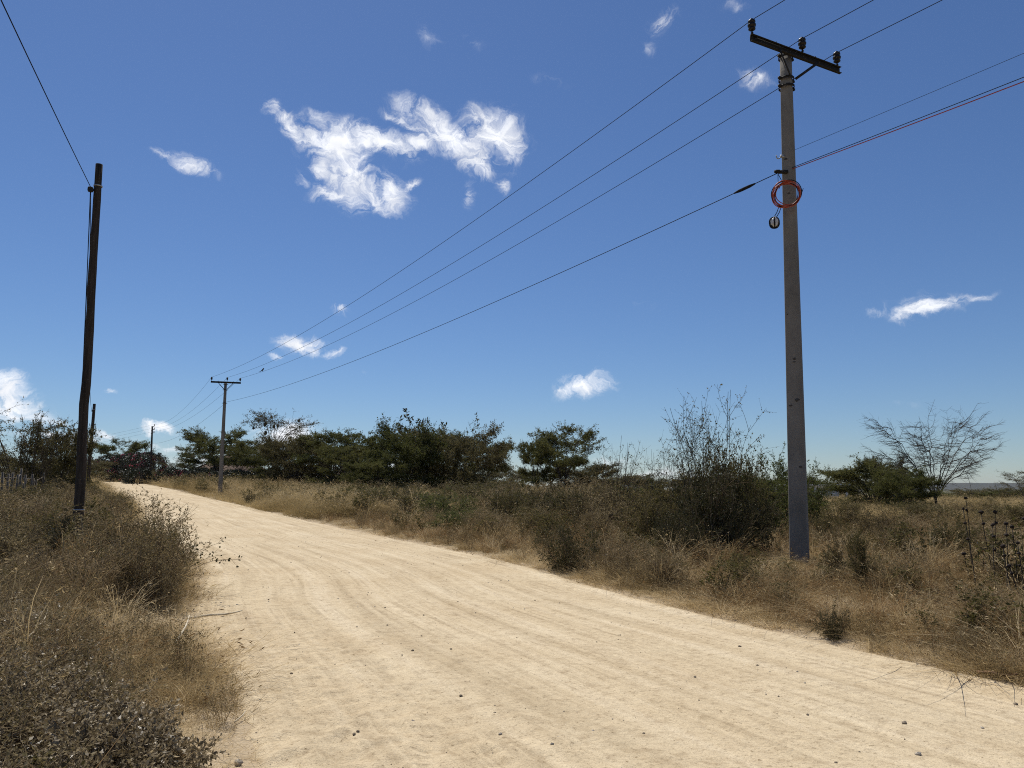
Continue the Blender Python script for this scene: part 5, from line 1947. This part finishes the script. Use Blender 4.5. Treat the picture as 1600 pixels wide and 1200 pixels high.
def stone_mesh(name, seed, mat):
    g = np.random.default_rng(seed)
    th = np.linspace(0, np.pi, 5)
    V = []
    for a in th:
        for b in np.arange(7) * 2 * np.pi / 7:
            q = 1 + g.normal(0, .16)
            V.append((q * math.sin(a) * math.cos(b), q * math.sin(a) * math.sin(b) * .8, q * math.cos(a) * .55))
    F = [(i * 7 + j, (i + 1) * 7 + j, (i + 1) * 7 + (j + 1) % 7, i * 7 + (j + 1) % 7) for i in range(4) for j in range(7)]
    return mesh_from(name, np.array(V), F, [mat])


PEB = [stone_mesh('pebble_%d' % i, i, M['stone'] if i % 3 else M['stone_pale']) for i in range(6)]
x, y = sector(gr, 3.2, 28, 14)
lat, hw, st = road_lat(x, y)
pr = .28 + .5 * (np.abs(lat) > hw - .6) + .25 * (fbm(x * .6, y * .6, 3, 8) > .55)
ok = (np.abs(lat) < hw + .25) & (gr.random(len(x)) < pr)
x, y = x[ok], y[ok]
n = len(x)
s = .0045 + .012 * gr.random(n) ** 4
scatter('gravel', 'small scattered gravel pieces on the sandy road', 'gravel', np.c_[x, y, road_z(x, y) + s * .15], np.c_[np.zeros((n, 2)), gr.uniform(0, 6.28, n)], np.c_[s, s, s], gr.integers(0, 6, n), PEB)

STN = (('grey flat stone on the road, nearest the bottom right', 1436, 1190, 0.023, 1), ('dark flat stone near the right bottom part of the road', 1414, 1141, 0.021, 0),
       ('pale stone at the foot of the small dark bush', 1294, 999, 0.026, 1), ('small dark stone in the middle of the road', 645, 1022, 0.017, 0),
       ('dark pebble on the road right of the middle', 969, 998, 0.013, 0), ('brown pebble on the road below the near pole', 1156, 1014, 0.019, 0),
       ('dark pebble at the right edge of the road in the picture', 1588, 1106, 0.020, 0), ('lone dark pebble left of the road middle', 605, 982, 0.013, 0),
       ('grey pebble on the right half, between two tyre lines', 1086, 1065, 0.017, 0), ('pale buried stone at the bottom left edge of the road', 372, 1196, 0.029, 1))


def on_ground(px, py):
    d = ray(px, py)
    k = 1.0
    lo, hi = .5, 400
    for _ in range(60):
        m = (lo + hi) / 2
        zt = EYE + d[2] * m
        if zt > gz(d[0] * m, d[1] * m):
            lo = m
        else:
            hi = m
    return np.array([d[0] * lo, d[1] * lo])


for i, (lb, px, py, r, pale) in enumerate(STN):
    q = on_ground(px, py)
    zz = float(road_z(q[0], q[1])[0])
    o = obj('stone', stone_mesh('stone', 50 + i, M['stone_pale'] if pale else M['stone']), None, (q[0], q[1], zz + r * .2))
    o.scale = (r, r, r)
    o.rotation_euler = (0, 0, i * 1.3)
    tag(o, lb, 'stone', 'single stones on the road')


def stick(name, label, a, b, r, mat, lift=(.015, .03), bow=.04, twig=True, cat_='stick'):
    qa, qb = on_ground(*a), on_ground(*b)
    A = np.array([qa[0], qa[1], max(gz(*qa), float(road_z(*qa)[0])) + lift[0]])
    Bp = np.array([qb[0], qb[1], max(gz(*qb), float(road_z(*qb)[0])) + lift[1]])
    t = np.linspace(0, 1, 9)[:, None]
    sidev = nrm(np.cross(Bp - A, [0, 0, 1.0]))
    P = A * (1 - t) + Bp * t + sidev * (bow * np.sin(t * math.pi)) + np.array([0, 0, 1.0]) * (bow * .3 * np.sin(t * math.pi * 1.4) ** 2)
    mb = MB().tube(P, np.linspace(r, r * .45, 9), 6)
    if twig:
        mb.tube([P[5], P[5] + (Bp - A) * .18 + sidev * .06 + np.array([0, 0, .02])], [r * .5, r * .2], 5)
    tag(obj(name, mb.mesh(name, mat, True)), label, cat_)


stick('dry_stick', 'long pale dry stick lying from the left verge onto the sand', (292, 973), (378, 961), .018, M['reed'], (.035, .03), .05)
stick('dry_reed', 'short white peeled reed leaning in the left verge grass', (270, 1046), (293, 1010), .012, M['reed'], (.22, .30), .02, False)
stick('dry_reed', 'tiny pale straw on the sand at the bottom left', (366, 1133), (383, 1122), .006, M['reed'], (.012, .02), .01, False)
stick('dry_stick', 'reddish split stick at the right edge of the road', (1528, 1057), (1592, 1064), .016, M['stick'], (.02, .03), .05)
stick('dry_reed', 'pale thin stalk slanting in the leafy mat at the left', (35, 1050), (70, 1012), .006, M['reed'], (.25, .34), .03, False)

# ------------------------------------------------------------------ haze over the plain
HZ = MB().box((0, 3500, 28), (24000, 17000, 76))
hm, nt, N, L = new_mat('haze_air')
ho = N('ShaderNodeOutputMaterial')
pv = N('ShaderNodeVolumePrincipled')
pv.inputs['Color'].default_value = (.80, .88, 1.0, 1)
pv.inputs['Density'].default_value = .000026
pv.inputs['Anisotropy'].default_value = .2
L(pv.outputs[0], ho.inputs['Volume'])
tag(obj('haze', HZ.mesh('haze', hm)), 'thin pale bluish air over the plain towards the far hill', 'haze', None, 'stuff')
